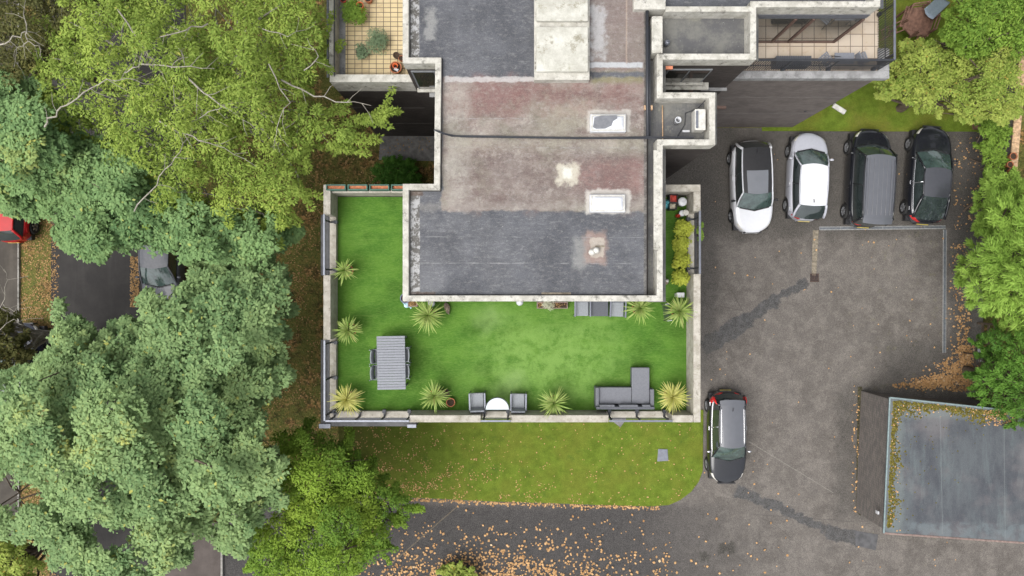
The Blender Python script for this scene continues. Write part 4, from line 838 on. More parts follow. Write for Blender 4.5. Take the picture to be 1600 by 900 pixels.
MB().prism([(-.41,0)]+[(-.41*math.cos(a*math.pi/24),.42*math.sin(a*math.pi/24)) for a in range(1,24)]+[(.41,0)],.69,.705).build('tabletop','frosted_glass',t)
MB().tube([(-.43*math.cos(a*math.pi/24),.44*math.sin(a*math.pi/24),.695) for a in range(25)],.014,6).tube([(-.43,0,.695),(.43,0,.695)],.016,6).build('table_rim','dark_metal',t)
for a in (-.3,0,.3): MB().tube([(a,.05+.25*(a==0),.69),(a*1.1,.05+.3*(a==0),0)],.014,6).build('leg','dark_metal',t)
def sofa():
    z=TF+.42; x0,x1=PX(930,z),PX(1021,z); yb=PY(638,z); t=empty('corner_sofa',((x0+x1)/2,yb,TF),0,'dark grey L shaped garden sofa by the south rail','sofa'); W=(x1-x0)/2
    a=PX(987,z)-(x0+x1)/2; b=PX(1015,z)-(x0+x1)/2
    MB().box(-W+.1,b,.12,.74,.08,.28).box(a+.01,b,.74,1.44,.08,.28).build('base','dark_wicker',t,bevel=.01)
    MB().box(-W+.13,a-.005,.16,.75,.281,.42).build('seat_cushion','cushion_grey',t,bevel=.025,seg=3); MB().box(a+.005,b-.003,.16,1.46,.281,.425).build('chaise_cushion','cushion_grey',t,bevel=.025,seg=3)
    MB().box(-W+.01,W-.01,0,.10,.05,.68).build('backrest','dark_wicker',t,bevel=.015)
    for q in ((-W,-.36),(-.35,a+.2),(a+.21,b)): MB().obox(((q[0]+q[1])/2+.06,.13,.55),(q[1]-q[0]-.14,.07,.26)).build('back_cushion','cushion_grey',t,bevel=.03)
    MB().box(-W,-W+.12,.101,.76,.05,.55).build('arm','grey_wicker',t,bevel=.015); MB().box(b+.004,W,.101,.70,.05,.55).build('arm','grey_wicker',t,bevel=.015)
sofa()
# pots and small things
def potthing(px,py,r,h,m,lab,z=TF,name='pot',extra=None,cat='pot',group=None):
    x,y=P(px,py,z+h); t=empty(name,(x,y,z),0,lab,cat,group); pot(t,r,h,m)
    if extra: extra(t,r,h)
    return t
potthing(633,466,.17,.3,'pot_blue','round dark blue pot beside the west corner of the roof')
potthing(704,629,.15,.22,'terracotta','round terracotta pot by the spiky plant at the south wall'); potthing(696,614,.13,.25,'rust_iron','small brown pot behind the spiky plant at the south wall')
x,y=P(634,477,TF+.3); t=empty('watering_can',(x,y,TF),R(-30),'pale blue watering can on the turf under the roof corner','watering can')
MB().lathe([(.09,0),(.10,.02),(.085,.2),(.05,.21)],(0,0,0),20,capt=True).build('body','blue_can',t,smooth=True); MB().tube([(.08,0,.06),(.17,0,.2),(.2,0,.24)],[.018,.014,.03],8).build('spout','blue_can',t); MB().tube([(-.08,0,.05),(-.15,0,.14),(-.09,0,.24),(.03,0,.22)],.01,6).build('handle','blue_can',t)
def trough(px0,px1,py,lab):
    z=TF+.25; x0,x1=PX(px0,z),PX(px1,z); y=PY(py,z); t=empty('trough',((x0+x1)/2,y,TF),0,lab,'planter'); h=(x1-x0)/2
    m=MB(); 
    for q in ((-h,h,-.12,-.09),(-h,h,.09,.12),(-h,-h+.03,-.09,.09),(h-.03,h,-.09,.09)): m.box(*q,0,.25)
    m.build('box','fascia_brown',t); MB().box(-h+.03,h-.03,-.09,.09,.02,.2).build('soil','soil',t)
    rs=np.random.RandomState(int(px0)); C=np.stack([rs.uniform(-h+.06,h-.06,24),rs.uniform(-.07,.07,24),np.full(24,.22)],1); V,v,c=leaves(C,np.full(24,.05),9,.05,rs,rs.rand(24)); leaf_mesh('dried_flowers','fallen_dark',t,V,None,v,c)
trough(839,887,477,'long brown planting trough under the middle of the roof edge'); trough(637,652,474,'short brown planting trough under the west end of the roof edge')
def ball(px,py,r,z,m,name,lab,cat):
    x,y=P(px,py,z); t=empty(name,(x,y,TF),0,lab,cat); MB().lathe([(r*.6,0),(r*.5,.03),(r*.15,.05),(r*.15,z-TF-r)],(0,0,0),16,capt=True).build('stand','dark_metal',t)
    MB().lathe([(r*math.cos(a),r*math.sin(a)) for a in [R(q) for q in range(-88,90,11)]],(0,0,z-TF),20,capt=True).build('globe',m,t,smooth=True)
ball(674,474,.13,8.4,'white_plastic','globe_lamp','white globe lamp behind the spiky plant near the west roof corner','garden lamp'); ball(812,472,.13,8.35,'white_plastic','globe_lamp','white globe lamp under the middle of the roof edge, standing alone','garden lamp')
x,y=P(698,481,TF+.2); rs=np.random.RandomState(4)
o=MB(); o.lathe([(.13,0),(.16,.1),(.13,.2),(.07,.26)],(0,0,0),9,capt=True); o.v=[(a*.7+rs.normal()*.015,b*1.4+rs.normal()*.02,c) for a,b,c in o.v]; o=o.build('rock','stone_brown',None,bevel=.02); o.location=(x,y,TF); o.rotation_euler=(0,0,R(15)); tag(o,'brown weathered rock on the turf beside the spiky plant under the roof edge','rock')
# north east nook with stored things
def crate(px,py,sx,sy,h,m,inner,lab):
    x,y=P(px,py,TF+h); t=empty('storage_crate',(x,y,TF),0,lab,'crate'); mb=MB(); a,b=sx/2,sy/2
    for q in ((-a,a,-b,-b+.02),(-a,a,b-.02,b),(-a,-a+.02,-b+.02,b-.02),(a-.02,a,-b+.02,b-.02)): mb.box(*q,0,h)
    mb.build('box',m,t); MB().box(-a+.02,a-.02,-b+.02,b-.02,.02,h*.6).obox((.02,.03,h*.66),(sx*.5,sy*.3,.08),Matrix.Rotation(.5,3,'Z')).build('contents',inner,t)
crate(1053,310,.30,.30,.45,'trim_black','red_plastic','black crate holding red things in the north east nook of the terrace'); crate(1052,322,.27,.24,.4,'trim_black','yellow_box','black crate holding cream things, just south of the crate of red things')
def drum(px,py,r,h,m,lid,lab):
    x,y=P(px,py,TF+h); t=empty('lidded_bin',(x,y,TF),0,lab,'bin'); MB().lathe([(r*.85,0),(r*.95,h*.9)],(0,0,0),20).build('body',m,t,smooth=True); MB().lathe([(r,h*.9),(r,h*.95),(r*.8,h),(0.01,h*1.02)],(0,0,0),20).build('lid',lid,t,smooth=True)
drum(1067,315,.16,.55,'aircon_metal','white_plastic','round bin with white lid in the corner of the terrace nook'); drum(1072,332,.11,.4,'aircon_metal','aircon_metal','small grey bin south of the white lidded bin'); drum(1066,333,.11,.35,'aircon_metal','white_plastic','small pale bin at the head of the golden shrubs')
def sack(px,py,m,lab,s=1):
    x,y=P(px,py,TF+.3); rs=np.random.RandomState(px); mb=MB(); mb.lathe([(.12*s,0),(.19*s,.06),(.18*s,.2),(.10*s,.32),(.04*s,.36)],(0,0,0),14,capt=True); mb.v=[(a*1.1+rs.normal()*.015,b*.8+rs.normal()*.015,c+rs.normal()*.01) for a,b,c in mb.v]
    o=mb.build('sack',m,None,smooth=True); o.location=(x,y,TF); tag(o,lab,'sack')
sack(1037,319,'teal_plastic','large teal plastic sack against the building in the terrace nook',1.2); sack(1044,316,'teal_plastic','small teal sack squeezed beside the black crates',.7)
sack(1061,336,'red_plastic','small red bag at the head of the golden shrubs',.45)
x,y=P(1043,440,TF+.4); t=empty('garden_figure',(x,y,TF),0,'small dark and white garden ornament near the golden shrubs','ornament')
MB().lathe([(.09,0),(.11,.15),(.07,.3),(.03,.34)],(0,0,0),12,capt=True).build('body','stone_brown',t,smooth=True); MB().lathe([(.001,-.06),(.05,-.03),(.06,0),(.04,.04),(.001,.06)],(.0,.03,.38),12).build('head','aircon_metal',t,smooth=True)
x,y=P(1064,461,TF+.5); t=empty('lantern',(x,y,TF),0,'white lantern between the spiky plant and the golden shrubs','lantern'); MB().box(-.12,.12,-.07,.07,0,.42).build('body','white_plastic',t,bevel=.03); MB().box(-.14,.14,-.09,.09,.421,.46).build('cap','white_plastic',t,bevel=.02)
x,y=P(1044,488,TF+.5); t=empty('plant_stand',(x,y,TF),R(8),'black metal rack beside the spiky plant by the east parapet','stand')
for z in (.1,.5):
    for k in range(5): MB().tube([(-.08+.04*k,-.3,z),(-.08+.04*k,.3,z)],.009,6).build('shelf_bar','dark_metal',t)
for a in (-1,1):
    for b in (-1,1): MB().tube([(a*.1,b*.3,0),(a*.1,b*.3,.6)],.012,6).build('leg','dark_metal',t)
for b in (-1,1): MB().tube([(-.1,b*.3,.52),(.1,b*.3,.52)],.012,6).build('cross_bar','white_plastic',t)
# balcony things
potthing(619,86,.11,.22,'rust_iron','small dark pot by the roof corner on the cream tiled balcony'); potthing(627,91,.10,.2,'terracotta','small terracotta pot touching the roof corner on the cream tiled balcony')
def inner_pot(t,r,h):
    MB().lathe([(r*.35,0),(r*.5,h*.5),(r*.42,h*.5),(r*.3,h*.2)],(0,.03,h*.8),18).build('small_pot','orange_pot',t); MB().obox((.03,-.09,h+.02),(.16,.09,.04),Matrix.Rotation(-.5,3,'Z')).build('trowel','white_plastic',t)
potthing(618,105,.2,.3,'terracotta','large terracotta pot holding a small orange pot on the cream tiles',extra=inner_pot)
potthing(562,8,.12,.5,'orange_pot','orange pot standing inside the green leafy plant'); potthing(536,-1,.1,.3,'red_plastic','red pot at the frame edge beside the leafy plant')
potthing(575,-3,.14,.3,'terracotta','terracotta pot cut by the top edge of the photo')
z=TF; x,y=P(1241,94,z+.55); t=empty('storage_bench',(x,y,z),0,'long dark ribbed storage box at the balcony railing','storage box'); MB().box(-.63,.63,-.16,.16,0,.5).build('box','grey_wicker',t,bevel=.01); m=MB()
for k in range(20): m.box(-.62+k*.0632,-.62+k*.0632+.045,-.165,.165,.501,.525)
m.build('lid','dark_wicker',t)
x,y=P(1320,91,z+.6); t=empty('balcony_table',(x,y,z),0,'pale grey square balcony table by the storage box','table'); MB().box(-.35,.35,-.2,.2,.56,.59).build('tabletop','table_slat',t,bevel=.005)
for a in (-1,1):
    for b in (-1,1): MB().tube([(a*.3,b*.15,0),(a*.3,b*.15,.56)],.015,6).build('leg','rail_metal',t)
def slatchair(px,py,rz,lab):
    x,y=P(px,py,TF+.4); t=empty('folding_chair',(x,y,TF),R(rz),lab,'chair','folding chairs on the sandstone balcony')
    m=MB()
    for k in range(5): m.box(-.2,.2,-.2+k*.085,-.2+k*.085+.06,.42,.44)
    m.build('seat','table_slat',t); m=MB()
    for k in range(4): m.box(-.2,.2,-.25,-.23,.5+k*.09,.56+k*.09)
    m.build('backrest','table_slat',t)
    for a in (-1,1): MB().tube([(a*.21,-.24,0),(a*.21,.17,.43)],.012,6).tube([(a*.21,.2,0),(a*.21,-.24,.86)],.012,6).build('leg','dark_metal',t)
slatchair(1290,93,40,'small folding chair between the storage box and the pale table'); slatchair(1346,92,-70,'folding chair in the balcony corner beside the pale table')

# ---------------- cars ----------------
def lerp(a,b,t): return a+(b-a)*t
def interp(pts,x):
    if x<=pts[0][0]: return pts[0][1]
    for (a,u),(b,v) in zip(pts,pts[1:]):
        if x<=b: 
            t=(x-a)/(b-a); t=t*t*(3-2*t) if False else t; return lerp(u,v,t)
    return pts[-1][1]
def make_car(name,label,paint,roof,S,loc,rz,group='parked cars on the tarmac',pano=None,rail=None,seed=0,rear_tint='car_glass'):
    """S: L,W,H, yf/yft front glass base/top, yr/yrt rear glass base/top (from centre), hood"""
    L,W,H=S['L'],S['W'],S['H']; hb=S.get('belt',.92); hood=S.get('hood',.86); yf,yft,yr,yrt=S['yf'],S['yft'],S['yr'],S['yrt']
    T=empty(name,loc,rz,label,'car',group); wr=S.get('wr',.32); wy=(L/2-.82,-L/2+.72)
    def hw(y):
        u=min(1,abs(2*y/L)); p=S.get('pf',5.5) if y>0 else S.get('pr',8)
        return W/2*(1-.03*u*u)*max(.40,(1-u**p)**(1/2.5))
    def top(y):
        if y>yf: t=(y-yf)/(L/2-yf); return hb-(hb-hood)*min(1,t*1.6)-.05*t-.19*t**5
        if y<yr: t=(yr-y)/max(.05,(L/2+yr)); return hb-.02*t-(.16 if L/2+yr>.3 else .1)*t**3
        return hb
    def prof(y,k):
        w_=hw(y); tp=top(y); zl=.22
        for c in wy:
            dy=abs(y-c)
            if dy<wr+.06: zl=max(zl,wr+math.sqrt(max(0,(wr+.06)**2-dy*dy))-.02)
        end=abs(2*y/L)>.985
        pts=[(w_*.95,zl),(w_*.992,max(zl+.01,.42)),(w_,max(zl+.03,.60)),(w_*.985,max(zl+.05,tp-.14)),(w_*.94,tp-.045),(w_*.86,tp-.01),(w_*.55,tp+.012),(w_*.25,tp+.022),(0,tp+.025)]
        n=len(pts)-1; f=k*n; i=min(n-1,int(f)); t=f-i; return (lerp(pts[i][0],pts[i+1][0],t),lerp(pts[i][1],pts[i+1][1],t))
    NS=64; ys=[L/2*math.sin(math.pi/2*(1-2*i/NS)) if abs(1-2*i/NS)>.55 else L/2*lerp(-math.sin(math.pi/2*.55),math.sin(math.pi/2*.55),((1-2*i/NS)+.55)/1.1) for i in range(NS+1)]
    ks=[i/16 for i in range(17)]
    g=[]
    def ybulge(y,x):  # plan curve of bumpers
        e=max(0,(abs(2*y/L)-.8)/.2); return y-math.copysign(1,y)*(.07*e*abs(x/(W/2))**2)
    for y in ys:
        row=[]
        for k in ks: x,z=prof(y,k); row.append((x,ybulge(y,x),z))
        row+= [(-a,b,c) for a,b,c in row[-2::-1]]; g.append(row)
    m=MB(); m.grid(g)
    for yy,sgn in ((L/2,1),(-L/2,-1)):   # bumper faces curving in
        rows=[]; base=[g[0],g[-1]][0 if sgn>0 else 1]
        zs0=[p[2] for p in base]
        for t in (0,.5,1):
            rows.append([(p[0]*(1-.03*t),p[1]+sgn*.035*math.sin(t*1.5),lerp(p[2],max(.25,min(p[2],.42)),t)) for p in base])
        m.grid(rows if sgn<0 else rows)
    body=m.build('body',paint,T,smooth=True)
    MB().box(-W/2*.86,W/2*.86,-L/2*.95,L/2*.93,.16,.40).build('underbody','trim_black',T)
    def patch(nm,mat,y0,y1,k0,k1,side,off=.012,par=T,n=8):
        gg=[]
        for i in range(n+1):
            y=lerp(y0,y1,i/n); row=[]
            for j in range(n+1):
                x,z=prof(y,lerp(k0,k1,j/n)); nx,nz_=(1,.25) if k1<=.5 else (.35,1); q=math.hypot(nx,nz_); row.append((side*(x+off*nx/q),ybulge(y,x)+(off*math.copysign(1,y)*.6 if abs(2*y/L)>.8 else 0),z+off*nz_/q))
            gg.append(row)
        return MB().grid(gg).build(nm,mat,par,smooth=True)
    for s in (1,-1):
        patch('headlight','clear_lamp',L/2-.10,L/2-S.get('hl',.42),.40,.60,s); patch('tail_light','red_lamp',-L/2+.03,-L/2+S.get('tl',.24),.30,S.get('tlk',.58),s)
        # door and bonnet seams
        for yy in (yf-.25,lerp(yf,yr,.52),yr+.25): patch('door_seam','trim_black',yy,yy-.015,.08,.44,s,.003,n=4)
        for yy in (lerp(yf,yr,.46),lerp(yf,yr,.86)):
            x,z=prof(yy,.40); MB().obox((s*(x+.012),yy,z+.01),(.03,.18,.025)).build('door_handle','chrome' if S.get('chrome') else paint,T,bevel=.008)
    for s in (1,-1):
        patch('bonnet_seam','trim_black',L/2-.14,yf-.05,.565,.572,s,.004,n=6)
    # glasshouse
    wb=W/2*.90; wt=W/2*S.get('wt',.70); zt=H-.05; bf=.16; br=S.get('rb',.10)
    n=12; ss=[-1+2*i/n for i in range(n+1)]
    def row(y,wd,z,b,crown): return [(s*wd,y+b*(1-s*s),z+crown*(1-s*s)) for s in ss]
    F0=row(yf,wb*.95,hb-.01,bf,.03); F1=row(yft,wt,zt,bf*.6,.05); R1=row(yrt,wt*.97,zt-.02,-br*.5,.045); R0=row(yr,wb*S.get('rw',.88),hb-.0,-br,.02)
    def blend(A,B_,t,bulge): return [tuple(lerp(a[k],b[k],t)+(bulge*math.sin(math.pi*t) if k==2 else 0) for k in range(3)) for a,b in zip(A,B_)]
    ins=lambda r,q:[(a*q,b,c) for a,b,c in r]
    MB().grid([blend(ins(F0,.97),ins(F1,.95),t,.025) for t in (0,.25,.5,.75,1)]).build('windscreen','windscreen_glass',T,smooth=True)
    rf=[blend(F1,R1,t,.02 if H<1.7 else .015) for t in [i/8 for i in range(9)]]
    RF=MB().grid(rf).build('roof',roof,T,smooth=True)
    MB().grid([blend(ins(R1,.93),ins(R0,.93),t,.03) for t in (0,.25,.5,.75,1)]).build('rear_window',rear_tint,T,smooth=True)
    for s in (0,-1):
        b0=Vector(F0[s]);b1=Vector(F1[s]);c0=Vector(R0[s]);c1=Vector(R1[s]); rows=[]; sg=-1 if s==0 else 1
        for t in (0,.33,.66,1):
            a=b0.lerp(b1,t); c=c0.lerp(c1,t); rows.append([tuple(a.lerp(c,u/10)+Vector((sg*(.05*math.sin(math.pi*u/10)*(1-t*.4)+.03*math.sin(math.pi*t)),0,0))) for u in range(11)])
        MB().grid(rows).build('side_window','car_glass',T,smooth=True)
        off=Vector((sg*.006,0,.006)); m=MB()
        pm=lambda u,t:Vector(b0.lerp(b1,t).lerp(c0.lerp(c1,t),u))+Vector((sg*(.05*math.sin(math.pi*u)*(1-t*.4)+.03*math.sin(math.pi*t)+.004),0,0))
        m.tube([tuple(pm(0,t)+off) for t in (0,.25,.5,.75,1)],.035,6).tube([tuple(pm(1,t)+off) for t in (0,.25,.5,.75,1)],S.get('cp',.06),6)
        m.tube([tuple(pm(u/8,1)+off*.5) for u in range(9)],.032,6).build('pillar',S.get('pillar',paint),T,smooth=True)
        MB().tube([tuple(pm(.48,t)) for t in (0,.5,1)],.022,6).tube([tuple(pm(u/8,0)+Vector((0,0,.01))) for u in range(9)],.014,6).build('window_trim',S.get('trim','trim_black'),T,smooth=True)
        if S.get('dlamp'): MB().tube([tuple(pm(.985,t)+off*2) for t in (-.05,.2,.5,.75)],[.05,.09,.08,.05],8).build('tail_light','red_lamp',T,smooth=True)
        if rail: MB().tube([tuple(Vector(F1[s]).lerp(Vector(R1[s]),u)+Vector((-sg*.06,0,.035+.02*math.sin(math.pi*u)))) for u in (0.04,.1,.3,.5,.7,.9,.96)],.016,6).build('roof_rail',rail,T,smooth=True)
        mir=MB().lathe([(.001,-.10),(.06,-.07),(.075,0),(.06,.07),(.001,.10)],(0,0,0),10); mir.v=[(sg*(W/2+.06)+c*1.0,yf-.28+a*.8,hb+.10+b*.9) for a,b,c in mir.v]
        mir.tube([(sg*(W/2*.92),yf-.28,hb+.02),(sg*(W/2+.0),yf-.28,hb+.08)],.025,6); mir.build('mirror',S.get('mirror',paint),T,smooth=True)
        for yc in wy:
            wx=sg*(W/2-.11); wm=MB(); pr=[(wr*.62,-.10),(wr*.9,-.11),(wr,-.08),(wr,.08),(wr*.9,.11),(wr*.62,.10)]
            vs=MB().lathe(pr,(0,0,0),24,capt=False,capb=False); vs.v=[(wx+c,yc+a,wr+b) for a,b,c in vs.v]; wh=vs.build('wheel','rubber',T,smooth=True)
            rm=MB(); 
            for k in range(5):
                a=k*2*math.pi/5; rm.obox((wx+sg*.085,yc+math.cos(a)*wr*.33,wr+math.sin(a)*wr*.33),(.03,wr*.6,.06),Matrix.Rotation(a,3,'X'))
            q=MB().lathe([(wr*.66,-.09),(wr*.66,.09),(wr*.6,.095),(wr*.58,.05)],(0,0,0),24,capb=False); rm.add([(wx+sg*c,yc+a,wr+b) for a,b,c in q.v],q.f)
            q=MB().lathe([(.07,.05),(.06,.10)],(0,0,0),12,capt=True,capb=False); rm.add([(wx+sg*c,yc+a,wr+b) for a,b,c in q.v],q.f); rm.build('rim','rim_metal',wh)
    # details: wipers, antenna, plates, grille
    MB().tube([(-.5,yf+.10,hb+.03),(.1,yf-.02,hb+.12)],.01,5).tube([(.02,yf+.13,hb+.03),(.55,yf-.02,hb+.11)],.01,5).tube([(-wb*.8,yf+.04,hb+.03),(0,yf+.19,hb+.035),(wb*.8,yf+.04,hb+.03)],.03,6).build('wiper','trim_black',T)
    MB().box(-.26,.26,L/2+.0,L/2+.03,.36,.47).build('front_plate','number_plate_white',T); MB().box(-.26,.26,-L/2-.038,-L/2-.01,.38,.49).build('rear_plate','number_plate_yellow',T)
    MB().box(-.42,.42,L/2-.03,L/2+.025,.56,.64).build('grille','trim_black',T)
    if S.get('spoiler'): m=MB().grid([[(s*wt*.97,yrt-br*.5*(1-s*s)-o,zt-.01+.04*(1-s*s)-o*.1) for s in ss] for o in (-.02,.12,.22)]); m.build('spoiler',S['spoiler'],T,smooth=True)
    if S.get('fin'): MB().add([(-.02,yrt+.25,H+.0),(.02,yrt+.25,H),(0,yrt+.08,H+.0),(0,yrt+.1,H+.08)],[(0,1,3),(1,2,3),(2,0,3),(0,2,1)]).build('antenna','trim_black',T)
    if pano: 
        MB().grid([[(a*.90,b,c+.006) for a,b,c in r_] for r_ in rf[:5]]).build('glass_roof',pano,T,smooth=True)
    if S.get('ribs'):
        for k in range(6):
            xx=-.5+k*.2; MB().tube([(xx,yft-.1,H+.008),(xx,yrt+.15,H-.006)],.012,5).build('roof_rib',roof,T)
    return T
hatch=dict(L=4.2,W=1.82,H=1.50,yf=.98,yft=.22,yr=-1.98,yrt=-1.62,wt=.70)
def cpos(px,py,z=.9): x,y=P(px,py,z); return (x,y,.012)
make_car('parked_car','white hatchback with black glass roof parked nose out, leftmost in the row of four','white_paint','trim_black',dict(hatch,L=4.25,W=1.88,H=1.52,pillar='white_paint',yf=.95,yft=.35,yrt=-1.65,fin=1,hood=.9,mirror='trim_black'),cpos(1177,291),R(181.5),pano='sky_sheen_pano')
make_car('parked_car','silver hatchback with white looking roof, second from the left in the row','silver_paint','white_paint',dict(hatch,L=4.08,W=1.76,H=1.47,yf=1.05,yft=.38,yr=-1.92,yrt=-1.40,chrome=1,fin=1),cpos(1265,275),R(-2.5))
make_car('parked_car','tall black people carrier with ribbed roof greyed by painted sky reflection, third from the left in the row','black_paint','sky_sheen_grey_paint',dict(L=4.55,W=1.86,H=1.80,yf=1.32,yft=.80,yr=-2.18,yrt=-2.0,belt=1.0,hood=.92,wt=.74,ribs=1,wr=.34,rw=.9,spoiler='sky_sheen_grey_paint',tl=.18),cpos(1360,277),R(-3),rail='slate_paint')
make_car('parked_car','glossy black hatchback with sloping tail, rightmost in the row beside the bushes','black_paint','sky_sheen_black_paint',dict(L=4.55,W=1.84,H=1.44,yf=.95,yft=.12,yr=-2.05,yrt=-1.1,belt=.90,wt=.66,wr=.33,chrome=1,tl=.3,rround=.34,trim='chrome'),cpos(1456,272),R(-4.5),rail=None)
make_car('parked_car','dark estate car with roof greyed by painted sky reflection and red tail lights parked alone by the lawn','black_paint','sky_sheen_grey_paint',dict(L=4.3,W=1.76,H=1.56,yf=.85,yft=.22,yr=-2.0,yrt=-1.62,hood=.84,wt=.66,chrome=1,spoiler='sky_sheen_grey_paint',tlk=.68,tl=.50,dlamp=1,mirror='chrome',trim='chrome',fin=1,hl=.5,belt=.93),cpos(1138,685),R(180),rail='chrome')
make_car('parked_car','red hatchback at the left edge of the frame, half hidden by the maple','red_paint','red_paint',dict(hatch),(-23.35,4.25,.11),R(0),'cars parked along the road')
make_car('parked_car','grey car with pale windscreen parked on the road under the maple','slate_paint','slate_paint',dict(hatch,L=4.3,pillar='slate_paint'),(-16.35,1.2,.012),R(180),'cars parked along the road')
make_car('parked_car','dark blue car half hidden by the olive tree at the left edge','blue_black_paint','blue_black_paint',dict(hatch),(-22.75,-3.75,.11),R(0),'cars parked along the road')

# ---------------- garage ----------------
G=empty('garage',(*P(1480,720,0),0),0,'low brick garage with mossy blue grey felt roof and pale edge trim','garage'); gx,gy,_=G.location
zg=2.7
rp=gp([(1390.5,621),(1381,833),(1640,851),(1680,652)],zg); rp=[(x-gx,y-gy) for x,y in rp]
wp=gp([(1347.5,608),(1343,793),(1560,806),(1590,628)],0)
wp2=inset(rp,.10)
MB().prism(wp2,0,zg-.12).build('wall','garage_brick',G)
MB().prism(rp,zg-.12,zg).build('roof','garroof',G)
MB().tube([(*rp[0],zg),(*rp[1],zg)],.035,6).tube([(*rp[0],zg),(*rp[3],zg)],.035,6).build('edge_trim','garage_fascia',G)
MB().tube([(*rp[1],zg-.02),(*rp[2],zg-.02)],.05,6).build('gutter','fascia_brown',G)
MB().obox((rp[1][0]-.02,rp[1][1]+.75,zg-.5),(.06,.14,.2)).build('alarm_box','white_plastic',G)
for i in range(2): 
    a=Vector((*wp2[1],0)).lerp(Vector((*wp2[2],0)),.08+i*.47); b=Vector((*wp2[1],0)).lerp(Vector((*wp2[2],0)),.45+i*.47); n_=Vector(((b-a).y,-(b-a).x,0)).normalized()*.03
    m=MB()
    for k in range(10): z0=.05+k*.21; m.add([(a.x,a.y,z0),(b.x,b.y,z0),(b.x+n_.x,b.y+n_.y,z0+.02),(a.x+n_.x,a.y+n_.y,z0+.02),(a.x+n_.x,a.y+n_.y,z0+.2),(b.x+n_.x,b.y+n_.y,z0+.2)],[(0,1,2,3),(3,2,5,4)])
    m.build('garage_door','grey_ledge_concrete',G)
def mosspatch():
    rs=np.random.RandomState(5); m=MB(); 
    def blob(x,y,r):
        n=7; p=[(x+math.cos(a*2*math.pi/n)*r*rs.uniform(.7,1.2),y+math.sin(a*2*math.pi/n)*r*rs.uniform(.7,1.2),zg+.001) for a in range(n)]; m.add(p+[(x,y,zg+.02+r*.3)],[(i,(i+1)%n,n) for i in range(n)])
    a,b,c=Vector(rp[0]),Vector(rp[1]),Vector(rp[3])
    for i in range(800):
        t=rs.rand(); w_=abs(rs.normal())*.14*(1.2+math.sin(t*17)*.6); p=a.lerp(b,.02+t*.93); blob(p.x+.14+w_,p.y-.05,rs.uniform(.02,.06))
    for i in range(900):
        t=rs.rand(); w_=abs(rs.normal())*.16*(1.2+math.sin(t*11)*.6); p=a.lerp(c,.02+t*.6); blob(p.x+.05,p.y-.12-w_,rs.uniform(.02,.06))
    for i in range(60):
        p=a.lerp(b,rs.rand()).lerp(a.lerp(c,rs.rand()),rs.rand()*.5); blob(p.x+.3+rs.rand()*.5,p.y-.4-rs.rand()*.4,rs.uniform(.015,.035))
    m.build('moss_growth','moss',G)
mosspatch()

# ---------------- car park details ----------------
def strip(name,a,b,wd,z,m,lab,cat,kind=None,inner=None):
    x0,y0=P(*a);x1,y1=P(*b); L=math.hypot(x1-x0,y1-y0); t=empty(name,((x0+x1)/2,(y0+y1)/2,0),math.atan2(y1-y0,x1-x0),lab,cat)
    MB().box(-L/2,L/2,-wd/2,wd/2,0,z).build('channel',m,t)
    if inner:
        k=max(1,int(L/1.0)); g=MB()
        for i in range(k): g.box(-L/2+i*L/k+.01,-L/2+(i+1)*L/k-.01,-.05,.05,z+.001,z+.012)
        g.build('grate',inner,t)
strip('drain_channel',(1280,357),(1477,355),.17,.022,'concrete_channel','long narrow grey drainage channel behind the parked cars','drain',inner='channel_grate')
strip('drain_channel',(1476,359),(1475,551),.17,.022,'concrete_channel','drainage channel running towards the garage at the right of the car park','drain',inner='channel_grate')
struct(MB().prism(gp([(1270,360),(1279,360),(1275,431),(1268,430)]),0,.018).build('trench_patch','patch_mortar'))
x,y=P(1272.5,434); t=empty('drain_grate',(x,y,0),0,'square rusty drain grate at the end of the mortar strip','drain'); MB().box(-.21,.21,-.19,.19,0,.012).build('pit','trim_black',t); m=MB()
for k in range(7): m.box(-.2+k*.062,-.2+k*.062+.03,-.18,.18,.013,.03)
m.box(-.22,.22,.17,.2,.013,.032).box(-.22,.22,-.2,-.17,.013,.032).build('bars','rust_iron',t)
o=MB().prism([(-.25,-.3),(.28,-.27),(.24,.28),(-.2,.3)],0,.03).build('inspection_cover','rail_metal',None,bevel=.01); o.location=(*P(1035,711,.05),.055); tag(o,'square grey inspection cover set in the front lawn','manhole cover')
o=MB().prism([(-.35,.45),(.3,.45),(.36,.05),(.1,-.32),(-.32,.0)],0,.04).build('stone_slab','flag_stone',None,bevel=.01); o.location=(*P(966,657,.05),.055); tag(o,'broken dark stone slab against the terrace wall on the lawn','slab')
struct(MB().prism(gp([(1336,829),(1372,835),(1368,860),(1337,852)]),0,.016).build('tarmac_patch','slate'))

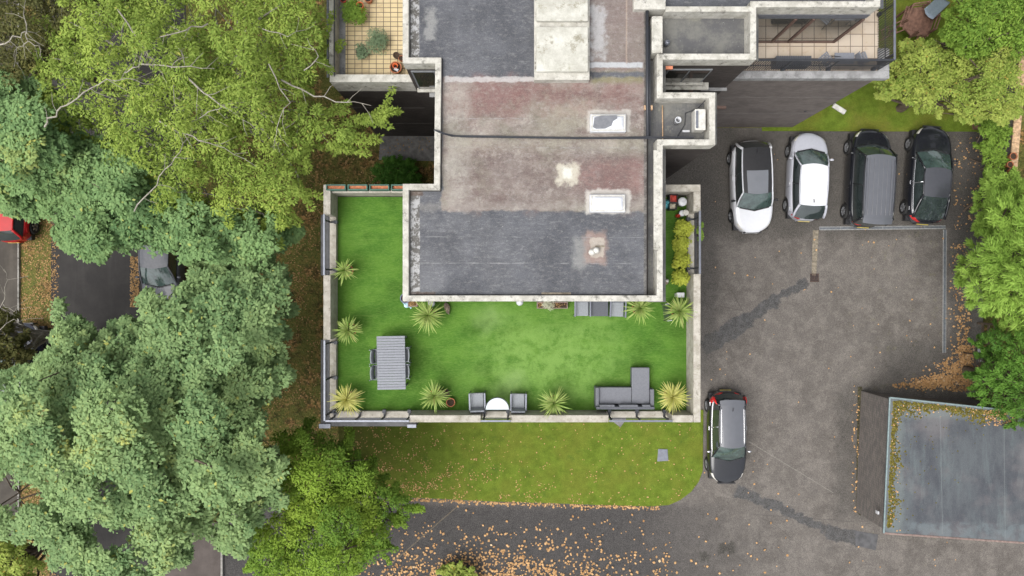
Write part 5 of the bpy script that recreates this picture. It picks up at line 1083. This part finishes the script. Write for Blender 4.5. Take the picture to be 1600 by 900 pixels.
# play tower
x,y=P(1442,28,1.6); t=empty('play_tower',(x,y,0),R(-20),'brown wooden play tower with ladders and a grey slide on the side lawn','play tower')
def octo(r): return [(r*math.cos(R(30+60*k)),r*math.sin(R(30+60*k))*.95) for k in range(6)]
MB().prism(octo(.78),1.10,1.18).build('deck','play_wood',t)
o6=octo(.78); rl=MB()
for i in range(6):
    if i in (0,3,4): continue
    p,q=o6[i],o6[(i+1)%6]
    for z in (1.45,1.75): rl.tube([(*p,z),(*q,z)],.03,6)
rl.build('guard_rail','play_wood',t); dk=MB()
for k in range(9): dk.box(-.72+k*.16,-.72+k*.16+.13,-.5,.5,1.181,1.20)
dk.build('deck_boards','play_wood',t)
for a,b in octo(.74): MB().box(a-.04,a+.04,b-.04,b+.04,0,1.74).build('post','play_wood',t)
def ladder(ang,name='ladder',L=.95,wd=.42):
    M=Matrix.Rotation(ang,3,'Z'); m=MB()
    for s in (-1,1): m.tube([tuple(M@Vector((.7,s*wd/2,1.25))),tuple(M@Vector((.7+L,s*wd/2,.0)))],.035,6)
    for k in range(6):
        q=k/5.; m.tube([tuple(M@Vector((.72+L*q,-wd/2,1.2-1.15*q))),tuple(M@Vector((.72+L*q,wd/2,1.2-1.15*q)))],.025,6)
    m.build(name,'play_wood',t)
ladder(R(215)); ladder(R(305),L=.6)
M=Matrix.Rotation(R(58),3,'Z'); rows=[]
for i in range(10):
    q=i/9; rows.append([tuple(M@Vector((.10+2.3*q,s,1.75-1.65*q+.1*math.sin(q*3)+(.12 if abs(s)>.25 else 0)))) for s in (-.3,-.28,-.1,.1,.28,.3)])
o=MB().grid(rows).build('slide','slide_plastic',t,smooth=True); o.modifiers.new('t','SOLIDIFY').thickness=.03
# garden wall, fence and pots on the right edge
zw=1.5; a=P(1598,90,zw); b=P(1582,285,zw); d=Vector((b[0]-a[0],b[1]-a[1],0)); L=d.length; t=empty('garden_wall',((a[0]+b[0])/2,(a[1]+b[1])/2,0),math.atan2(d.y,d.x),'tan coped brick garden wall at the right edge','wall')
MB().box(-L/2-2,L/2,-.13,.13,0,zw-.05).build('wall','garage_brick',t); m=MB()
k=int((L+2)/.45)
for i in range(k): m.box(-L/2-2+i*(L+2)/k+.005,-L/2-2+(i+1)*(L+2)/k-.005,-.17,.17,zw-.049,zw+.02)
m.build('coping','coping_brick',t,bevel=.01)
for i,(px,py,r,l) in enumerate(((1586,244,.16,'terracotta pot on the garden wall, nearest the top of the photo'),(1581,257,.14,'dark soil filled terracotta pot, middle one on the garden wall'),(1585,267,.17,'widest terracotta pot on the garden wall'),(1582,276,.10,'smallest terracotta pot at the low end of the garden wall'))): potthing(px-2,py,r,.25,'terracotta',l,z=zw+.021,group='terracotta pots on the garden wall')
def fence(pts,h,lab):
    x,y=P(*pts[0]); t=empty('fence',(x,y,0),0,lab,'fence'); prev=None
    for q in pts:
        a,b=P(*q); a-=x;b-=y; MB().box(a-.05,a+.05,b-.05,b+.05,0,h).build('post','sand_fence',t)
        if prev: 
            m=MB(); v0=Vector((*prev,0));v1=Vector((a,b,0)); L=(v1-v0).length; ang=math.atan2((v1-v0).y,(v1-v0).x); Mx=Matrix.Rotation(ang,3,'Z')
            for z in (.35,.75,1.15): m.obox(tuple((v0+v1)/2+Vector((0,0,z))),(L,.03,.14),Mx)
            m.build('rails','sand_fence',t)
        prev=(a,b)
fence([(1533,210),(1533,265),(1532,320),(1529,375)],1.2,'low timber fence beside the black hatchback'); fence([(1528,505),(1526,550),(1524,600),(1520,622)],1.2,'low timber fence by the leaf drift near the garage')
x,y=P(1534,555,1.3); t=empty('notice_board',(x,y,0),R(5),'small white notice on a post by the dark conifer','sign'); MB().tube([(0,0,0),(0,0,1.2)],.03,8).build('post','dark_metal',t); MB().obox((0,0,1.25),(.28,.6,.04),Matrix.Rotation(R(12),3,'Y')).build('board','white_plastic',t)
o=MB().box(-.25,.25,-.14,.14,0,.35).build('wooden_box','play_wood',None,bevel=.02); o.location=(*P(1533,196,.3),0); tag(o,'weathered red brown box on the grass edge beyond the black hatchback','box')

# ---------------- fallen leaves ----------------
def scatter(name,lab,mat,pts,size,seed,z0=.03,curl=.5):
    rs=np.random.RandomState(seed); N=len(pts); pos=np.array(pts,dtype=float); a=rs.uniform(0,6.283,N); nrm=nz(np.stack([rs.normal(size=N)*curl*.6,rs.normal(size=N)*curl*.6,np.ones(N)],1))
    out=np.stack([np.cos(a),np.sin(a),np.zeros(N)],1); out=nz(out-nrm*np.sum(out*nrm,1)[:,None]); sd2=np.cross(nrm,out); s=size*(.55+.9*rs.rand(N))[:,None]
    pos[:,2]+=.015+.5*s[:,0]*np.abs(nrm[:,0])
    V=np.stack([pos-out*s*.5,pos+sd2*s*.42,pos+out*s*.5,pos-sd2*s*.42],1).reshape(-1,3); o=leaf_mesh(name,mat,None,V,None,rs.rand(N),rs.rand(N)); tag(o,lab,None,None,'stuff'); o['category']='leaves'; return o
rs=np.random.RandomState(77)
def drop(px,py,z=.012): x,y=P(px,py,0); return (x,y,z)
L1=[]
def dens_drive(x,y):
    if y<782: return 0
    t=max(0,(y-785)/115); cx=np.exp(-((x-740)/170)**2); d=.04+ (.16*t+2.2*t**4.5)*cx+ .14*t*t*np.exp(-((x-1000)/260)**2)
    return d
while len(L1)<2200:
    x,y=rs.uniform(560,1250),rs.uniform(782,925)
    if x>1050 and rs.rand()>.25: continue
    cl=.5+.9*mnoise.noise((x/22,y/22,3)); 
    if rs.rand()<dens_drive(x,y)*max(.15,cl*1.6)*.6: L1.append(drop(x,y))
scatter('fallen_leaves','orange leaves scattered over the dark driveway','fallen',L1,.115,1)
L2=[]
while len(L2)<1150:   # front lawn
    x,y=rs.uniform(545,1090),rs.uniform(662,790)
    e=.12+.8*np.exp(-((x-640)/110)**2)*(.4+.6*(y-662)/128)+.7*max(0,(y-745)/45)**2*np.exp(-((x-760)/200)**2); c=mnoise.noise((x/16,y/16,9)); c2=mnoise.noise((x/60,y/60,2))
    if rs.rand()<e*max(.05,(c+.25)*1.6)*max(.2,.7+c2): 
        if inpoly(np.array([x]),np.array([y]),lawn)[0] : L2.append(drop(x,y,.055))
scatter('lawn_leaves','small tan leaves dropped on the front lawn','fallen',L2,.062,2)
L3=[drop(600+ (1000-600)*rs.rand()**1.2, 0) for _ in range(0)]
for _ in range(420):
    x=rs.uniform(600,1030); yl=np.interp(x,[600,680,760,860,940,1015],[777,780,784,787,790,792]); L3.append(drop(x,yl+rs.normal()*1.6+1.5,.02))
scatter('edge_leaves','line of orange leaves caught along the lawn edge','fallen',L3,.09,3)
L4=[]
while len(L4)<5200:   # litter under the trees and beside the terrace
    x,y=rs.uniform(380,690),rs.uniform(150,700); 
    if rs.rand()<.22+.9*mnoise.noise((x/30,y/30,1)): L4.append(drop(x,y,.0))
while len(L4)<10000:
    x,y=rs.uniform(28,92),rs.uniform(340,900)
    if rs.rand()<.5+.5*mnoise.noise((x/20,y/20,1)): L4.append(drop(x,y,.0))
for _ in range(500): L4.append(drop(rs.uniform(283,298),rs.uniform(380,470),.01)); L4.append(drop(204+rs.rand()*14,rs.uniform(400,480),.01))
scatter('leaf_carpet','brown and rust leaves carpeting the ground under the trees','fallen_dark',L4,.07,4)
L5=[]
while len(L5)<1700:   # drift by the garage
    x,y=rs.uniform(1385,1530),rs.uniform(480,612)
    a=np.exp(-((x-1508)/10)**2) if y<590 else 0; b=np.exp(-((y-(603-(x-1395)*.10))/(3+6*max(0,min(1,(x-1392)/70))))**2)*max(0,min(1,(x-1385)/60)); c=np.exp(-(((x-1500)/22)**2+((y-585)/22)**2)); cc=np.exp(-((x-1509)/6)**2)*.25
    f=max(a*(y>540),b,c,cc*.6)
    if rs.rand()<f*.8: L5.append(drop(x,y))
for _ in range(230): L5.append(drop(1500+rs.normal()*8,rs.uniform(380,560)))
scatter('leaf_drift','thick tan leaf drift against the garage and fence','fallen',L5,.10,5)
L6=[drop(rs.uniform(1100,1520),rs.uniform(230,890)) for _ in range(130)]+[drop(rs.uniform(1490,1530),rs.uniform(215,360)) for _ in range(110)]+[drop(rs.uniform(1330,1342),rs.uniform(610,800)) for _ in range(60)]
scatter('stray_leaves','single pale leaves strewn over the car park','fallen',L6,.085,6)
L7=[]
for _ in range(60):
    x,y=P(1390+rs.rand()*16,640+rs.rand()*190,zg); L7.append((x,y,zg+.01))
for _ in range(70):
    x,y=P(1400+rs.rand()*170,630+rs.rand()*10+rs.rand()*rs.rand()*20,zg); L7.append((x,y+.0,zg+.01))
for _ in range(180):
    x,y=P(1535+rs.rand()*50,640+rs.rand()*25,zg); L7.append((x,y,zg+.01))
scatter('roof_leaves','tan leaves lying on the mossy garage roof edge','fallen',L7,.065,7)
